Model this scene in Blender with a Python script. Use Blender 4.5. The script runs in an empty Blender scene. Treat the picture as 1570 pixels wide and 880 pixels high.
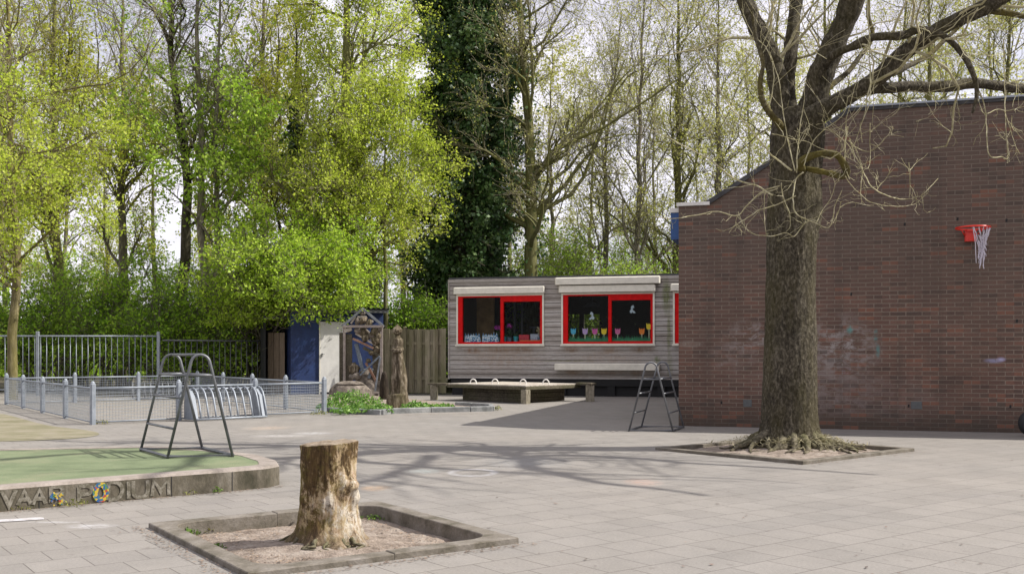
import bpy, math, random
import numpy as np
from mathutils import Vector, Matrix

# ------------------------------------------------------------------ camera, sky, sun, exposure
scene = bpy.context.scene
COL = scene.collection
F, HOR, EYE = 1550.0, 540.0, 1.15
cam_d = bpy.data.cameras.new("camera"); cam = bpy.data.objects.new("camera", cam_d); COL.objects.link(cam)
cam.location = (0, 0, EYE); cam.rotation_euler = (math.radians(90), 0, 0)
cam_d.sensor_width = 36.0; cam_d.lens = 36.0 * F / 1570.0
cam_d.shift_y = 100.0 / 1570.0; cam_d.clip_start = 0.1; cam_d.clip_end = 600
scene.camera = cam

SUN_DIR = Vector((0.974, -0.02, 1.0)).normalized()
SUN_EL = math.asin(SUN_DIR.z)
SUN_AZ = math.atan2(SUN_DIR.x, SUN_DIR.y)
world = bpy.data.worlds.new("World"); scene.world = world; world.use_nodes = True
wt = world.node_tree
for n_ in list(wt.nodes): wt.nodes.remove(n_)

sun_d = bpy.data.lights.new("sun", 'SUN'); sun = bpy.data.objects.new("sun", sun_d); COL.objects.link(sun)
sun_d.energy = 5.0; sun_d.angle = math.radians(0.6); sun_d.color = (1.0, 0.955, 0.89)
sun.location = (30, 0, 30)
sun.rotation_euler = (-SUN_DIR).to_track_quat('-Z', 'Y').to_euler()

scene.view_settings.view_transform = 'Standard'
scene.view_settings.look = 'None'
scene.view_settings.gamma = 1.0
scene.view_settings.exposure = 0.46
scene.render.engine = 'CYCLES'
scene.cycles.max_bounces = 6
scene.cycles.transparent_max_bounces = 12
scene.cycles.sample_clamp_indirect = 6

# ------------------------------------------------------------------ helpers
def N(nt, typ, ins=None, **props):
    n = nt.nodes.new(typ)
    for k, v in props.items(): setattr(n, k, v)
    for k, v in (ins or {}).items():
        s = n.inputs[k]
        if isinstance(v, bpy.types.NodeSocket): nt.links.new(v, s)
        elif isinstance(v, bpy.types.Node): nt.links.new(v.outputs[0], s)
        else: s.default_value = v
    return n
def c4(c): return (c[0], c[1], c[2], 1.0)
def ramp(nt, fac, stops, interp='LINEAR'):
    r = N(nt, 'ShaderNodeValToRGB', {'Fac': fac}); r.color_ramp.interpolation = interp
    e = r.color_ramp.elements
    while len(e) < len(stops): e.new(0.5)
    for i, (p, c) in enumerate(stops):
        e[i].position = p; e[i].color = c4(c) if hasattr(c, '__len__') else (c, c, c, 1)
    return r.outputs[0]
def mixc(nt, fac, a, b, mode='MIX'):
    m = nt.nodes.new('ShaderNodeMix'); m.data_type = 'RGBA'; m.blend_type = mode
    for idx, v in ((0, fac), (6, a), (7, b)):
        if isinstance(v, bpy.types.Node): v = v.outputs[0]
        if isinstance(v, bpy.types.NodeSocket): nt.links.new(v, m.inputs[idx])
        elif idx == 0: m.inputs[0].default_value = v
        else: m.inputs[idx].default_value = c4(v)
    return m.outputs[2]
def math_(nt, op, a, b=0.0, c=None, clamp=False):
    m = nt.nodes.new('ShaderNodeMath'); m.operation = op; m.use_clamp = clamp
    for i, v in enumerate((a, b) if c is None else (a, b, c)):
        if isinstance(v, bpy.types.Node): v = v.outputs[0]
        if isinstance(v, bpy.types.NodeSocket): nt.links.new(v, m.inputs[i])
        else: m.inputs[i].default_value = v
    return m.outputs[0]
def noise(nt, vec, scale, detail=4.0, rough=0.55, dist=0.0):
    return N(nt, 'ShaderNodeTexNoise', {'Vector': vec, 'Scale': scale, 'Detail': detail, 'Roughness': rough, 'Distortion': dist}).outputs[0]
def scaled(nt, vec, s, rot=(0, 0, 0), loc=(0, 0, 0)):
    return N(nt, 'ShaderNodeMapping', {'Vector': vec, 'Scale': s, 'Rotation': rot, 'Location': loc}).outputs[0]
def newmat(name):
    m = bpy.data.materials.new(name); m.use_nodes = True
    nt = m.node_tree
    for n in list(nt.nodes): nt.nodes.remove(n)
    out = nt.nodes.new('ShaderNodeOutputMaterial')
    p = nt.nodes.new('ShaderNodeBsdfPrincipled'); nt.links.new(p.outputs[0], out.inputs[0])
    return m, nt, p, out
def setp(nt, p, **kw):
    for k, v in kw.items():
        k = k.replace('_', ' ')
        if isinstance(v, bpy.types.Node): v = v.outputs[0]
        if isinstance(v, bpy.types.NodeSocket): nt.links.new(v, p.inputs[k])
        else: p.inputs[k].default_value = c4(v) if hasattr(v, '__len__') and len(v) == 3 else v
def bump(nt, h, strength=0.4, dist=0.01):
    return N(nt, 'ShaderNodeBump', {'Height': h, 'Strength': strength, 'Distance': dist}).outputs[0]
def ocoord(nt): return N(nt, 'ShaderNodeTexCoord').outputs['Object']

def mottled(name, a, b, scale=6.0, rough=0.8, stretch=(1, 1, 1), bump_s=0.3, bd=0.01, metal=0.0, c=None, lo=0.35, hi=0.65, fine=None):
    """two- or three-tone noisy surface"""
    m, nt, p, out = newmat(name)
    v = scaled(nt, ocoord(nt), stretch)
    n1 = noise(nt, v, scale, 6, 0.6)
    stops = [(lo, a), (hi, b)] if c is None else [(lo, a), ((lo + hi) / 2, b), (hi, c)]
    col = ramp(nt, n1, stops)
    n2 = noise(nt, v, (fine or scale * 9), 3, 0.7)
    col = mixc(nt, 0.35, col, ramp(nt, n2, [(0.3, 0.25), (0.7, 0.75)]), 'OVERLAY')
    setp(nt, p, Base_Color=col, Roughness=rough, Metallic=metal,
         Normal=bump(nt, math_(nt, 'ADD', n1, math_(nt, 'MULTIPLY', n2, 0.5)), bump_s, bd))
    return m

# mesh collector -----------------------------------------------------------
class MB:
    def __init__(s): s.v = []; s.f = []; s.n = 0; s.smooth = []
    def add(s, verts, faces, smooth=False):
        verts = np.asarray(verts, dtype=float).reshape(-1, 3)
        k = s.n; s.v.append(verts); s.n += len(verts)
        s.f += [tuple(i + k for i in f) for f in faces]; s.smooth += [smooth] * len(faces)
        return s
    def box(s, x0, x1, y0, y1, z0, z1, M=None):
        v = np.array([(x, y, z) for z in (z0, z1) for (x, y) in ((x0, y0), (x1, y0), (x1, y1), (x0, y1))], float)
        if M is not None: v = np.array([M @ Vector(a) for a in v])
        return s.add(v, [(3, 2, 1, 0), (4, 5, 6, 7), (0, 1, 5, 4), (1, 2, 6, 5), (2, 3, 7, 6), (3, 0, 4, 7)])
    def bevbox(s, x0, x1, y0, y1, z0, z1, b=0.01, M=None):
        # box with chamfered vertical & top edges: octagonal prism with inset top
        def ring(i, z): return [(x0+b+i, y0+i, z), (x1-b-i, y0+i, z), (x1-i, y0+b+i, z), (x1-i, y1-b-i, z), (x1-b-i, y1-i, z), (x0+b+i, y1-i, z), (x0+i, y1-b-i, z), (x0+i, y0+b+i, z)]
        v = ring(0, z0) + ring(0, z1 - b) + ring(b, z1)
        if M is not None: v = [M @ Vector(a) for a in v]
        f = [tuple(range(7, -1, -1)), tuple(range(16, 24))]
        for r in (0, 8):
            for i in range(8): f.append((r+i, r+(i+1) % 8, r+8+(i+1) % 8, r+8+i))
        return s.add(v, f)
    def prism(s, poly, z0, z1, M=None):
        k = len(poly)
        v = [(x, y, z0) for x, y in poly] + [(x, y, z1) for x, y in poly]
        if M is not None: v = [M @ Vector(a) for a in v]
        f = [tuple(range(k - 1, -1, -1)), tuple(range(k, 2 * k))] + [(i, (i+1) % k, k + (i+1) % k, k + i) for i in range(k)]
        return s.add(v, f)
    def tube(s, pts, rad, sides=8, smooth=True, cap=True, closed=False):
        P = np.asarray(pts, float); k = len(P)
        R = np.full(k, rad) if np.isscalar(rad) else np.asarray(rad, float)
        if closed:
            T = np.roll(P, -1, 0) - np.roll(P, 1, 0)
        else:
            T = np.empty_like(P); T[1:-1] = P[2:] - P[:-2]; T[0] = P[1] - P[0]; T[-1] = P[-1] - P[-2]
        T /= (np.linalg.norm(T, axis=1)[:, None] + 1e-9)
        ref = np.array([0.0, 0.0, 1.0]) if abs(T[0][2]) < 0.9 else np.array([1.0, 0, 0])
        u = np.cross(T[0], ref); u /= np.linalg.norm(u)
        U = np.empty_like(P); U[0] = u
        for i in range(1, k):
            u = u - T[i] * np.dot(u, T[i]); l = math.sqrt(u.dot(u))
            if l < 1e-6: u = U[i-1]
            else: u = u / l
            U[i] = u
        W = np.cross(T, U)
        a = np.arange(sides) * 2 * math.pi / sides
        V = P[:, None, :] + R[:, None, None] * (np.cos(a)[None, :, None] * U[:, None, :] + np.sin(a)[None, :, None] * W[:, None, :])
        f = []
        for i in range(k if closed else k - 1):
            j = ((i + 1) % k) * sides; i0 = i * sides
            for q in range(sides):
                q2 = (q + 1) % sides
                f.append((i0 + q, i0 + q2, j + q2, j + q))
        if cap and not closed:
            f.append(tuple(range(sides - 1, -1, -1))); f.append(tuple((k-1) * sides + q for q in range(sides)))
        return s.add(V.reshape(-1, 3), f, smooth)
    def ellipsoid(s, c, r, seg=16, rings=10, noise_amp=0.0, rng=None, M=None):
        v = []
        for i in range(rings + 1):
            th = math.pi * i / rings
            for j in range(seg):
                ph = 2 * math.pi * j / seg
                k = 1 + (rng.uniform(-noise_amp, noise_amp) if rng and 0 < i < rings else 0)
                v.append((c[0] + r[0]*k*math.sin(th)*math.cos(ph), c[1] + r[1]*k*math.sin(th)*math.sin(ph), c[2] + r[2]*k*math.cos(th)))
        if M is not None: v = [M @ Vector(a) for a in v]
        f = [(i*seg+j, (i+1)*seg+j, (i+1)*seg+(j+1) % seg, i*seg+(j+1) % seg) for i in range(rings) for j in range(seg)]
        return s.add(v, f, True)
    def grid(s, fn, nu, nv, smooth=True, closed_u=False):
        v = [fn(i / (nu if closed_u else nu - 1), j / (nv - 1)) for j in range(nv) for i in range(nu)]
        f = []
        for j in range(nv - 1):
            for i in range(nu if closed_u else nu - 1):
                i2 = (i + 1) % nu
                f.append((j*nu+i, j*nu+i2, (j+1)*nu+i2, (j+1)*nu+i))
        return s.add(v, f, smooth)

ROOTM = {}
def tag(o, label=None, cat=None, group=None, kind=None):
    if label: o['label'] = label
    if cat: o['category'] = cat
    if group: o['group'] = group
    if kind: o['kind'] = kind
    return o
def thing(name, label, cat, loc=(0, 0, 0), rz=0.0, group=None):
    o = bpy.data.objects.new(name, None); COL.objects.link(o)
    o.empty_display_size = 0.2
    o.location = loc; o.rotation_euler = (0, 0, rz)
    tag(o, label, cat, group)
    ROOTM[o.name] = Matrix.Translation(loc) @ Matrix.Rotation(rz, 4, 'Z')
    return o
def build(name, mb, mat, parent=None, world=True, label=None, cat=None, group=None, kind=None, loc=None, rz=0.0, sm=None):
    """one mesh object. world=True: vertices are world coordinates; else local to parent (or loc/rz)."""
    V = np.concatenate(mb.v)
    if parent is not None: M = ROOTM[parent.name]
    elif loc is not None: M = Matrix.Translation(loc) @ Matrix.Rotation(rz, 4, 'Z')
    elif world and kind is None:
        lo, hi = V.min(0), V.max(0)
        M = Matrix.Translation(((lo[0]+hi[0])/2, (lo[1]+hi[1])/2, lo[2]))
    else: M = Matrix.Identity(4)
    if world:
        A = np.array(M.inverted()); V = V @ A[:3, :3].T + A[:3, 3]
    me = bpy.data.meshes.new(name)
    me.from_pydata(V.tolist(), [], mb.f); me.update()
    sm_l = mb.smooth if sm is None else [sm] * len(mb.f)
    me.polygons.foreach_set('use_smooth', sm_l)
    me.materials.append(mat)
    o = bpy.data.objects.new(name, me); COL.objects.link(o)
    if parent is not None: o.parent = parent
    else: o.matrix_world = M
    ROOTM[o.name] = M
    tag(o, label, cat, group, kind)
    return o
def quads_mesh(name, V, mat, parent, smooth=False):
    """V: (n,4,3) array in world coordinates"""
    M = ROOTM[parent.name] if parent is not None else Matrix.Identity(4)
    A = np.array(M.inverted()); n = len(V)
    P = V.reshape(-1, 3) @ A[:3, :3].T + A[:3, 3]
    me = bpy.data.meshes.new(name)
    me.vertices.add(4 * n); me.vertices.foreach_set('co', P.astype(np.float32).ravel())
    me.loops.add(4 * n); me.loops.foreach_set('vertex_index', np.arange(4 * n, dtype=np.int32))
    me.polygons.add(n); me.polygons.foreach_set('loop_start', np.arange(0, 4 * n, 4, dtype=np.int32))
    me.update(calc_edges=True); me.validate()
    me.materials.append(mat)
    o = bpy.data.objects.new(name, me); COL.objects.link(o)
    if parent is not None: o.parent = parent
    ROOTM[o.name] = M
    return o
def copy_tree(o, parent=None):
    c = o.copy(); COL.objects.link(c)
    if parent is not None: c.parent = parent
    for ch in list(o.children): copy_tree(ch, c)
    return c

# photograph measurements -> metres
def G(px, py, z=0.0):
    Y = F * (EYE - z) / (py - HOR)
    return Vector(((px - 785.0) * Y / F, Y, z))
def A3(px, py, Y):
    return Vector(((px - 785.0) * Y / F, Y, EYE + (HOR - py) * Y / F))
def onwall(M, px, py, yl=0.0):
    """local (x, z) of a measured point on the plane y=yl of a wall frame"""
    Mi = M.inverted(); o = Mi @ Vector((0, 0, EYE)); d = Mi.to_3x3() @ Vector(((px - 785.0) / F, 1.0, (HOR - py) / F))
    t = (yl - o.y) / d.y; q = o + d * t
    return q.x, q.z

# sky ---------------------------------------------------------------------
sky = N(wt, 'ShaderNodeTexSky', sky_type='NISHITA', sun_disc=False, sun_elevation=SUN_EL, sun_rotation=SUN_AZ, air_density=1.0, dust_density=1.5, ozone_density=1.0)
wc = N(wt, 'ShaderNodeTexCoord')
wv = scaled(wt, wc.outputs['Generated'], (1.0, 1.0, 2.6))
cl = noise(wt, wv, 2.2, 8, 0.6, 0.3)
mask = ramp(wt, cl, [(0.36, 0.55), (0.56, 1.0)])
shade = noise(wt, wv, 4.0, 6, 0.6)
ccol = ramp(wt, shade, [(0.3, (0.55, 0.55, 0.60)), (0.7, (1.0, 0.99, 1.0))])
cc = mixc(wt, 1.0, ccol, (12.4, 12.1, 12.9), 'MULTIPLY')
bg = N(wt, 'ShaderNodeBackground', {'Color': mixc(wt, mask, sky.outputs[0], cc), 'Strength': 0.085})
wo = N(wt, 'ShaderNodeOutputWorld', {'Surface': bg.outputs[0]})
# ------------------------------------------------------------------ materials
PAVE_ROT = math.radians(37.0)
def mat_paving():
    m, nt, p, out = newmat('paving')
    co = ocoord(nt)
    v = scaled(nt, co, (1, 1, 1), (0, 0, -PAVE_ROT))
    wob = noise(nt, v, 1.2, 2)
    v2 = N(nt, 'ShaderNodeVectorMath', {0: v, 1: N(nt, 'ShaderNodeCombineXYZ', {0: math_(nt, 'MULTIPLY', wob, 0.03), 1: math_(nt, 'MULTIPLY', wob, -0.03)})}, operation='ADD').outputs[0]
    b = N(nt, 'ShaderNodeTexBrick', {'Vector': v2, 'Color1': (0.42, 0.42, 0.42, 1), 'Color2': (0.58, 0.58, 0.58, 1), 'Mortar': (0, 0, 0, 1), 'Scale': 1.0, 'Mortar Size': 0.0038, 'Mortar Smooth': 0.25, 'Bias': 0.0, 'Brick Width': 0.3, 'Row Height': 0.3}, offset=0.5, squash=1.0)
    b.offset_frequency = 2
    big = noise(nt, co, 0.35, 5, 0.6)
    mid = noise(nt, co, 2.3, 6, 0.65)
    fine = noise(nt, co, 60, 3, 0.7)
    grit = noise(nt, co, 260, 2, 0.7)
    base = ramp(nt, mid, [(0.25, (0.150, 0.140, 0.124)), (0.5, (0.208, 0.193, 0.172)), (0.8, (0.262, 0.243, 0.217))])
    base = mixc(nt, 0.55, base, ramp(nt, big, [(0.3, (0.178, 0.168, 0.154)), (0.7, (0.226, 0.204, 0.176))]))
    base = mixc(nt, 0.36, base, b.outputs['Color'], 'OVERLAY')
    base = mixc(nt, 0.35, base, ramp(nt, fine, [(0.3, 0.3), (0.7, 0.7)]), 'OVERLAY')
    base = mixc(nt, 0.3, base, ramp(nt, grit, [(0.3, 0.25), (0.7, 0.75)]), 'OVERLAY')
    # worn sandy film and dark stains
    st = noise(nt, scaled(nt, co, (0.6, 1.6, 1)), 1.1, 7, 0.7, 0.6)
    base = mixc(nt, math_(nt, 'MULTIPLY', ramp(nt, st, [(0.56, 0.0), (0.7, 1.0)]), 0.30), base, (0.165, 0.152, 0.145))
    sp = noise(nt, co, 9, 3, 0.5)
    base = mixc(nt, math_(nt, 'MULTIPLY', ramp(nt, sp, [(0.66, 0.0), (0.71, 1.0)]), 0.5), base, (0.13, 0.115, 0.10))
    # joints, partly filled with sand
    jn = noise(nt, co, 1.7, 4, 0.6)
    jf = math_(nt, 'MULTIPLY', b.outputs['Fac'], ramp(nt, jn, [(0.33, 0.2), (0.60, 0.75)]))
    base = mixc(nt, jf, base, (0.085, 0.07, 0.058))
    # rubbed chalk smudges: soft rings at fixed places on the ground
    sep = N(nt, 'ShaderNodeSeparateXYZ', {0: co})
    def smudge(base, x, y, rx, ry, col, k, inner=0.0):
        dx = math_(nt, 'DIVIDE', math_(nt, 'SUBTRACT', sep.outputs[0], x), rx)
        dy = math_(nt, 'DIVIDE', math_(nt, 'SUBTRACT', sep.outputs[1], y), ry)
        r = math_(nt, 'SQRT', math_(nt, 'ADD', math_(nt, 'MULTIPLY', dx, dx), math_(nt, 'MULTIPLY', dy, dy)))
        if inner: msk = ramp(nt, r, [(inner, 0.0), (inner + 0.12, 1.0), (0.85, 1.0), (1.0, 0.0)])
        else: msk = ramp(nt, r, [(0.3, 1.0), (1.0, 0.0)])
        return mixc(nt, math_(nt, 'MULTIPLY', math_(nt, 'MULTIPLY', msk, ramp(nt, noise(nt, co, 14, 4, 0.7), [(0.35, 0.1), (0.6, 1.0)])), k), base, col)
    for (px, py, rx, ry, col, k, inn) in ((575, 748, .16, .22, (.42, .27, .15), .6, 0), (985, 739, .2, .3, (.40, .25, .19), .5, 0), (725, 724, .26, .34, (.48, .48, .50), .5, .6),
                                     (650, 722, .22, .25, (.26, .32, .32), .45, 0), (430, 668, .5, .3, (.46, .44, .42), .5, 0), (410, 656, .4, .5, (.46, .34, .24), .4, 0),
                                     (480, 664, .35, .3, (.46, .46, .46), .5, 0), (140, 806, .2, .12, (.6, .6, .62), .4, 0), (85, 800, .25, .05, (.6, .6, .62), .3, 0), (800, 708, .6, .8, (.22, .235, .25), .35, 0)):
        g = G(px, py); base = smudge(base, g.x, g.y, rx, ry, col, k, inn)
    h = math_(nt, 'ADD', math_(nt, 'MULTIPLY', b.outputs['Fac'], -1.0), math_(nt, 'ADD', math_(nt, 'MULTIPLY', fine, 0.25), math_(nt, 'MULTIPLY', mid, 0.6)))
    setp(nt, p, Base_Color=base, Roughness=0.85, Normal=bump(nt, h, 0.5, 0.006))
    return m
def mat_brick():
    m, nt, p, out = newmat('brick')
    co = ocoord(nt); s = N(nt, 'ShaderNodeSeparateXYZ', {0: co})
    v = N(nt, 'ShaderNodeCombineXYZ', {0: math_(nt, 'ADD', s.outputs[0], s.outputs[1]), 1: s.outputs[2]}).outputs[0]
    wob = noise(nt, co, 7, 3)
    v = N(nt, 'ShaderNodeVectorMath', {0: v, 1: N(nt, 'ShaderNodeCombineXYZ', {0: math_(nt, 'MULTIPLY', wob, 0.008), 1: math_(nt, 'MULTIPLY', wob, 0.006)})}, operation='ADD').outputs[0]
    def bt(c1, c2, mo, bias=0.0):
        b = N(nt, 'ShaderNodeTexBrick', {'Vector': v, 'Color1': c4(c1), 'Color2': c4(c2), 'Mortar': c4(mo), 'Scale': 1.0, 'Mortar Size': 0.006, 'Mortar Smooth': 0.15, 'Bias': bias, 'Brick Width': 0.222, 'Row Height': 0.0625}, offset=0.5)
        b.offset_frequency = 2; return b
    b = bt((0.182, 0.088, 0.062), (0.096, 0.066, 0.050), (0.245, 0.195, 0.15))
    b2 = bt((0.148, 0.094, 0.069), (0.125, 0.060, 0.045), (0.22, 0.175, 0.135), 0.2)
    big = noise(nt, co, 0.8, 5, 0.6)
    col = mixc(nt, ramp(nt, noise(nt, co, 1.6, 6, 0.7), [(0.4, 0.0), (0.6, 1.0)]), b.outputs[0], b2.outputs[0])
    col = mixc(nt, 0.35, col, ramp(nt, noise(nt, co, 38, 4, 0.7), [(0.3, 0.25), (0.7, 0.75)]), 'OVERLAY')
    col = mixc(nt, ramp(nt, big, [(0.35, 0.0), (0.7, 0.5)]), col, (0.085, 0.054, 0.037))
    # greyer brown upper bricks, darker towards the foot, lime bloom stains at set places
    up = ramp(nt, math_(nt, 'DIVIDE', math_(nt, 'ADD', s.outputs[2], math_(nt, 'MULTIPLY', big, 1.2)), 5.0), [(0.32, 0.0), (0.70, 0.72)])
    col = mixc(nt, up, col, mixc(nt, b.outputs['Fac'], (0.102, 0.073, 0.057), (0.145, 0.118, 0.094)))
    foot = ramp(nt, math_(nt, 'ADD', s.outputs[2], math_(nt, 'MULTIPLY', noise(nt, co, 2.5, 4), 0.25)), [(0.16, 1.0), (0.62, 0.0)])
    col = mixc(nt, math_(nt, 'MULTIPLY', foot, 0.7), col, (0.035, 0.030, 0.021))
    lich = noise(nt, scaled(nt, co, (0.55, 1, 1.2)), 6, 7, 0.8, 0.5)
    def blot(col, x, z, rx, rz, c, k, lo=.46, hi=.64):
        dx = math_(nt, 'DIVIDE', math_(nt, 'SUBTRACT', s.outputs[0], x), rx)
        dz = math_(nt, 'DIVIDE', math_(nt, 'SUBTRACT', s.outputs[2], z), rz)
        r = math_(nt, 'SQRT', math_(nt, 'ADD', math_(nt, 'MULTIPLY', dx, dx), math_(nt, 'MULTIPLY', dz, dz)))
        f = math_(nt, 'MULTIPLY', math_(nt, 'MULTIPLY', ramp(nt, r, [(0.2, 1.0), (1.0, 0.0)]), ramp(nt, lich, [(lo, 0.0), (hi, 1.0)])), k)
        return mixc(nt, f, col, c)
    for (px, py, rx, rz, c, k, lo, hi) in BLOTS:
        x, z = onwall(BM, px, py); col = blot(col, x, z, rx, rz, c, k, lo, hi)
    row_ = math_(nt, 'FLOOR', math_(nt, 'DIVIDE', s.outputs[2], 0.0625))
    colm = math_(nt, 'FLOOR', math_(nt, 'ADD', math_(nt, 'DIVIDE', math_(nt, 'ADD', s.outputs[0], s.outputs[1]), 0.222), math_(nt, 'MULTIPLY', math_(nt, 'MODULO', row_, 2.0), 0.5)))
    wn = N(nt, 'ShaderNodeTexWhiteNoise', {'Vector': N(nt, 'ShaderNodeCombineXYZ', {0: row_, 1: colm})}, noise_dimensions='3D').outputs[0]
    odd = math_(nt, 'MULTIPLY', ramp(nt, wn, [(0.0, 0.55), (0.12, 0.3), (0.2, 0.0), (1.0, 0.0)]), math_(nt, 'SUBTRACT', 1.0, b.outputs['Fac']))
    col = mixc(nt, odd, col, (0.048, 0.036, 0.030))
    odd2 = math_(nt, 'MULTIPLY', ramp(nt, wn, [(0.0, 0.0), (0.90, 0.0), (0.94, 0.45), (1.0, 0.6)]), math_(nt, 'SUBTRACT', 1.0, b.outputs['Fac']))
    col = mixc(nt, odd2, col, (0.21, 0.085, 0.05))
    run = noise(nt, scaled(nt, co, (2.2, 1, .12)), 1.6, 5, 0.65)
    col = mixc(nt, math_(nt, 'MULTIPLY', ramp(nt, run, [(0.52, 0.0), (0.68, 1.0)]), 0.35), col, (0.06, 0.046, 0.037))
    setp(nt, p, Base_Color=col, Roughness=0.85, Normal=bump(nt, math_(nt, 'ADD', math_(nt, 'MULTIPLY', b.outputs['Fac'], -1.0), math_(nt, 'MULTIPLY', noise(nt, co, 60, 3), 0.4)), 0.6, 0.008))
    return m
def mat_planks(name, cols, row=0.125, horizontal=True, green=0.0, gap=0.02, blots=()):
    m, nt, p, out = newmat(name)
    co = ocoord(nt); s = N(nt, 'ShaderNodeSeparateXYZ', {0: co})
    axis = s.outputs[2] if horizontal else s.outputs[0]
    idx = math_(nt, 'FLOOR', math_(nt, 'DIVIDE', axis, row))
    rnd = N(nt, 'ShaderNodeTexWhiteNoise', {'W': idx}, noise_dimensions='1D').outputs[0]
    st = (0.5, 1, 9) if horizontal else (9, 9, 0.5)
    grain = noise(nt, scaled(nt, co, st), 5.0, 8, 0.7, 0.4)
    fine = noise(nt, scaled(nt, co, (2, 2, 30) if horizontal else (40, 40, 2)), 6.0, 4, 0.7)
    col = ramp(nt, math_(nt, 'ADD', math_(nt, 'MULTIPLY', grain, 0.8), math_(nt, 'MULTIPLY', rnd, 0.22)), [(0.3, cols[0]), (0.5, cols[1]), (0.72, cols[2])])
    col = mixc(nt, 0.5, col, ramp(nt, fine, [(0.25, 0.2), (0.75, 0.8)]), 'OVERLAY')
    if green: 
        g = ramp(nt, noise(nt, scaled(nt, co, (1.2, 1, .35)), 1.6, 6, 0.7), [(0.42, 0.0), (0.62, green)])
        col = mixc(nt, g, col, (0.105, 0.11, 0.035))
    bn = noise(nt, scaled(nt, co, (2.5, 1, 1.2)), 4.0, 6, 0.7)
    for (x, z, rx, rz, c, k) in blots:
        dx = math_(nt, 'DIVIDE', math_(nt, 'SUBTRACT', s.outputs[0], x), rx); dz = math_(nt, 'DIVIDE', math_(nt, 'SUBTRACT', s.outputs[2], z), rz)
        r = math_(nt, 'SQRT', math_(nt, 'ADD', math_(nt, 'MULTIPLY', dx, dx), math_(nt, 'MULTIPLY', dz, dz)))
        col = mixc(nt, math_(nt, 'MULTIPLY', math_(nt, 'MULTIPLY', ramp(nt, r, [(0.3, 1.0), (1.0, 0.0)]), ramp(nt, bn, [(.35, .15), (.6, 1.0)])), k), col, c)
    setp(nt, p, Base_Color=col, Roughness=0.85, Normal=bump(nt, math_(nt, 'ADD', grain, fine), 0.35, 0.006))
    return m
def leaf_mat(name, dark, mid, light, scale=0.7, trans=0.45, rough=0.5, spec=0.3, sat=1.0):
    m = bpy.data.materials.new(name); m.use_nodes = True; nt = m.node_tree
    for n in list(nt.nodes): nt.nodes.remove(n)
    out = nt.nodes.new('ShaderNodeOutputMaterial')
    geo = N(nt, 'ShaderNodeNewGeometry')
    co = ocoord(nt)
    n1 = noise(nt, co, scale, 4, 0.65)
    mixv = math_(nt, 'ADD', math_(nt, 'MULTIPLY', n1, 0.8), math_(nt, 'MULTIPLY', geo.outputs['Random Per Island'], 0.42))
    col = ramp(nt, mixv, [(0.36, dark), (0.6, mid), (0.84, light)])
    p = N(nt, 'ShaderNodeBsdfPrincipled', {'Base Color': col, 'Roughness': rough, 'Specular IOR Level': spec})
    t = N(nt, 'ShaderNodeBsdfTranslucent', {'Color': col})
    ms = N(nt, 'ShaderNodeMixShader', {0: trans}); nt.links.new(p.outputs[0], ms.inputs[1]); nt.links.new(t.outputs[0], ms.inputs[2])
    nt.links.new(ms.outputs[0], out.inputs[0])
    return m
def bark_mat(name, a, b, c, scale=4.0, bd=0.03, stretch=(1, 1, 0.22), bs=0.8, moss=None, mk=0.6):
    m, nt, p, out = newmat(name)
    co = ocoord(nt)
    v = scaled(nt, co, stretch)
    n1 = noise(nt, v, scale * 6, 7, 0.7, 0.3); n2 = noise(nt, co, scale * 0.35, 5, 0.6)
    col = ramp(nt, n1, [(0.32, a), (0.5, b), (0.7, c)])
    col = mixc(nt, 0.6, col, ramp(nt, n2, [(0.3, 0.22), (0.7, 0.75)]), 'OVERLAY')
    if moss:
        mf = ramp(nt, noise(nt, scaled(nt, co, (1, 1, .4)), scale * 0.5, 6, 0.7), [(0.42, 0.0), (0.62, mk)])
        nx = N(nt, 'ShaderNodeSeparateXYZ', {0: N(nt, 'ShaderNodeNewGeometry').outputs['Normal']})
        mf = math_(nt, 'MULTIPLY', mf, ramp(nt, nx.outputs[2], [(0.3, 0.8), (0.9, 1.0)]))
        col = mixc(nt, mf, col, moss)
    setp(nt, p, Base_Color=col, Roughness=0.9, Specular_IOR_Level=0.2, Normal=bump(nt, n1, bs, bd))
    return m
def plain(name, c, rough=0.5, metal=0.0, var=0.12, sc=20.0, bs=0.1):
    m, nt, p, out = newmat(name)
    co = ocoord(nt); n = noise(nt, co, sc, 5, 0.65)
    col = mixc(nt, 1.0, c, ramp(nt, n, [(0.3, (1 - var * 2,) * 3), (0.7, (1.0, 1.0, 1.0))]), 'MULTIPLY')
    setp(nt, p, Base_Color=col, Roughness=rough, Metallic=metal, Normal=bump(nt, n, bs, 0.003))
    return m

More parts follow.
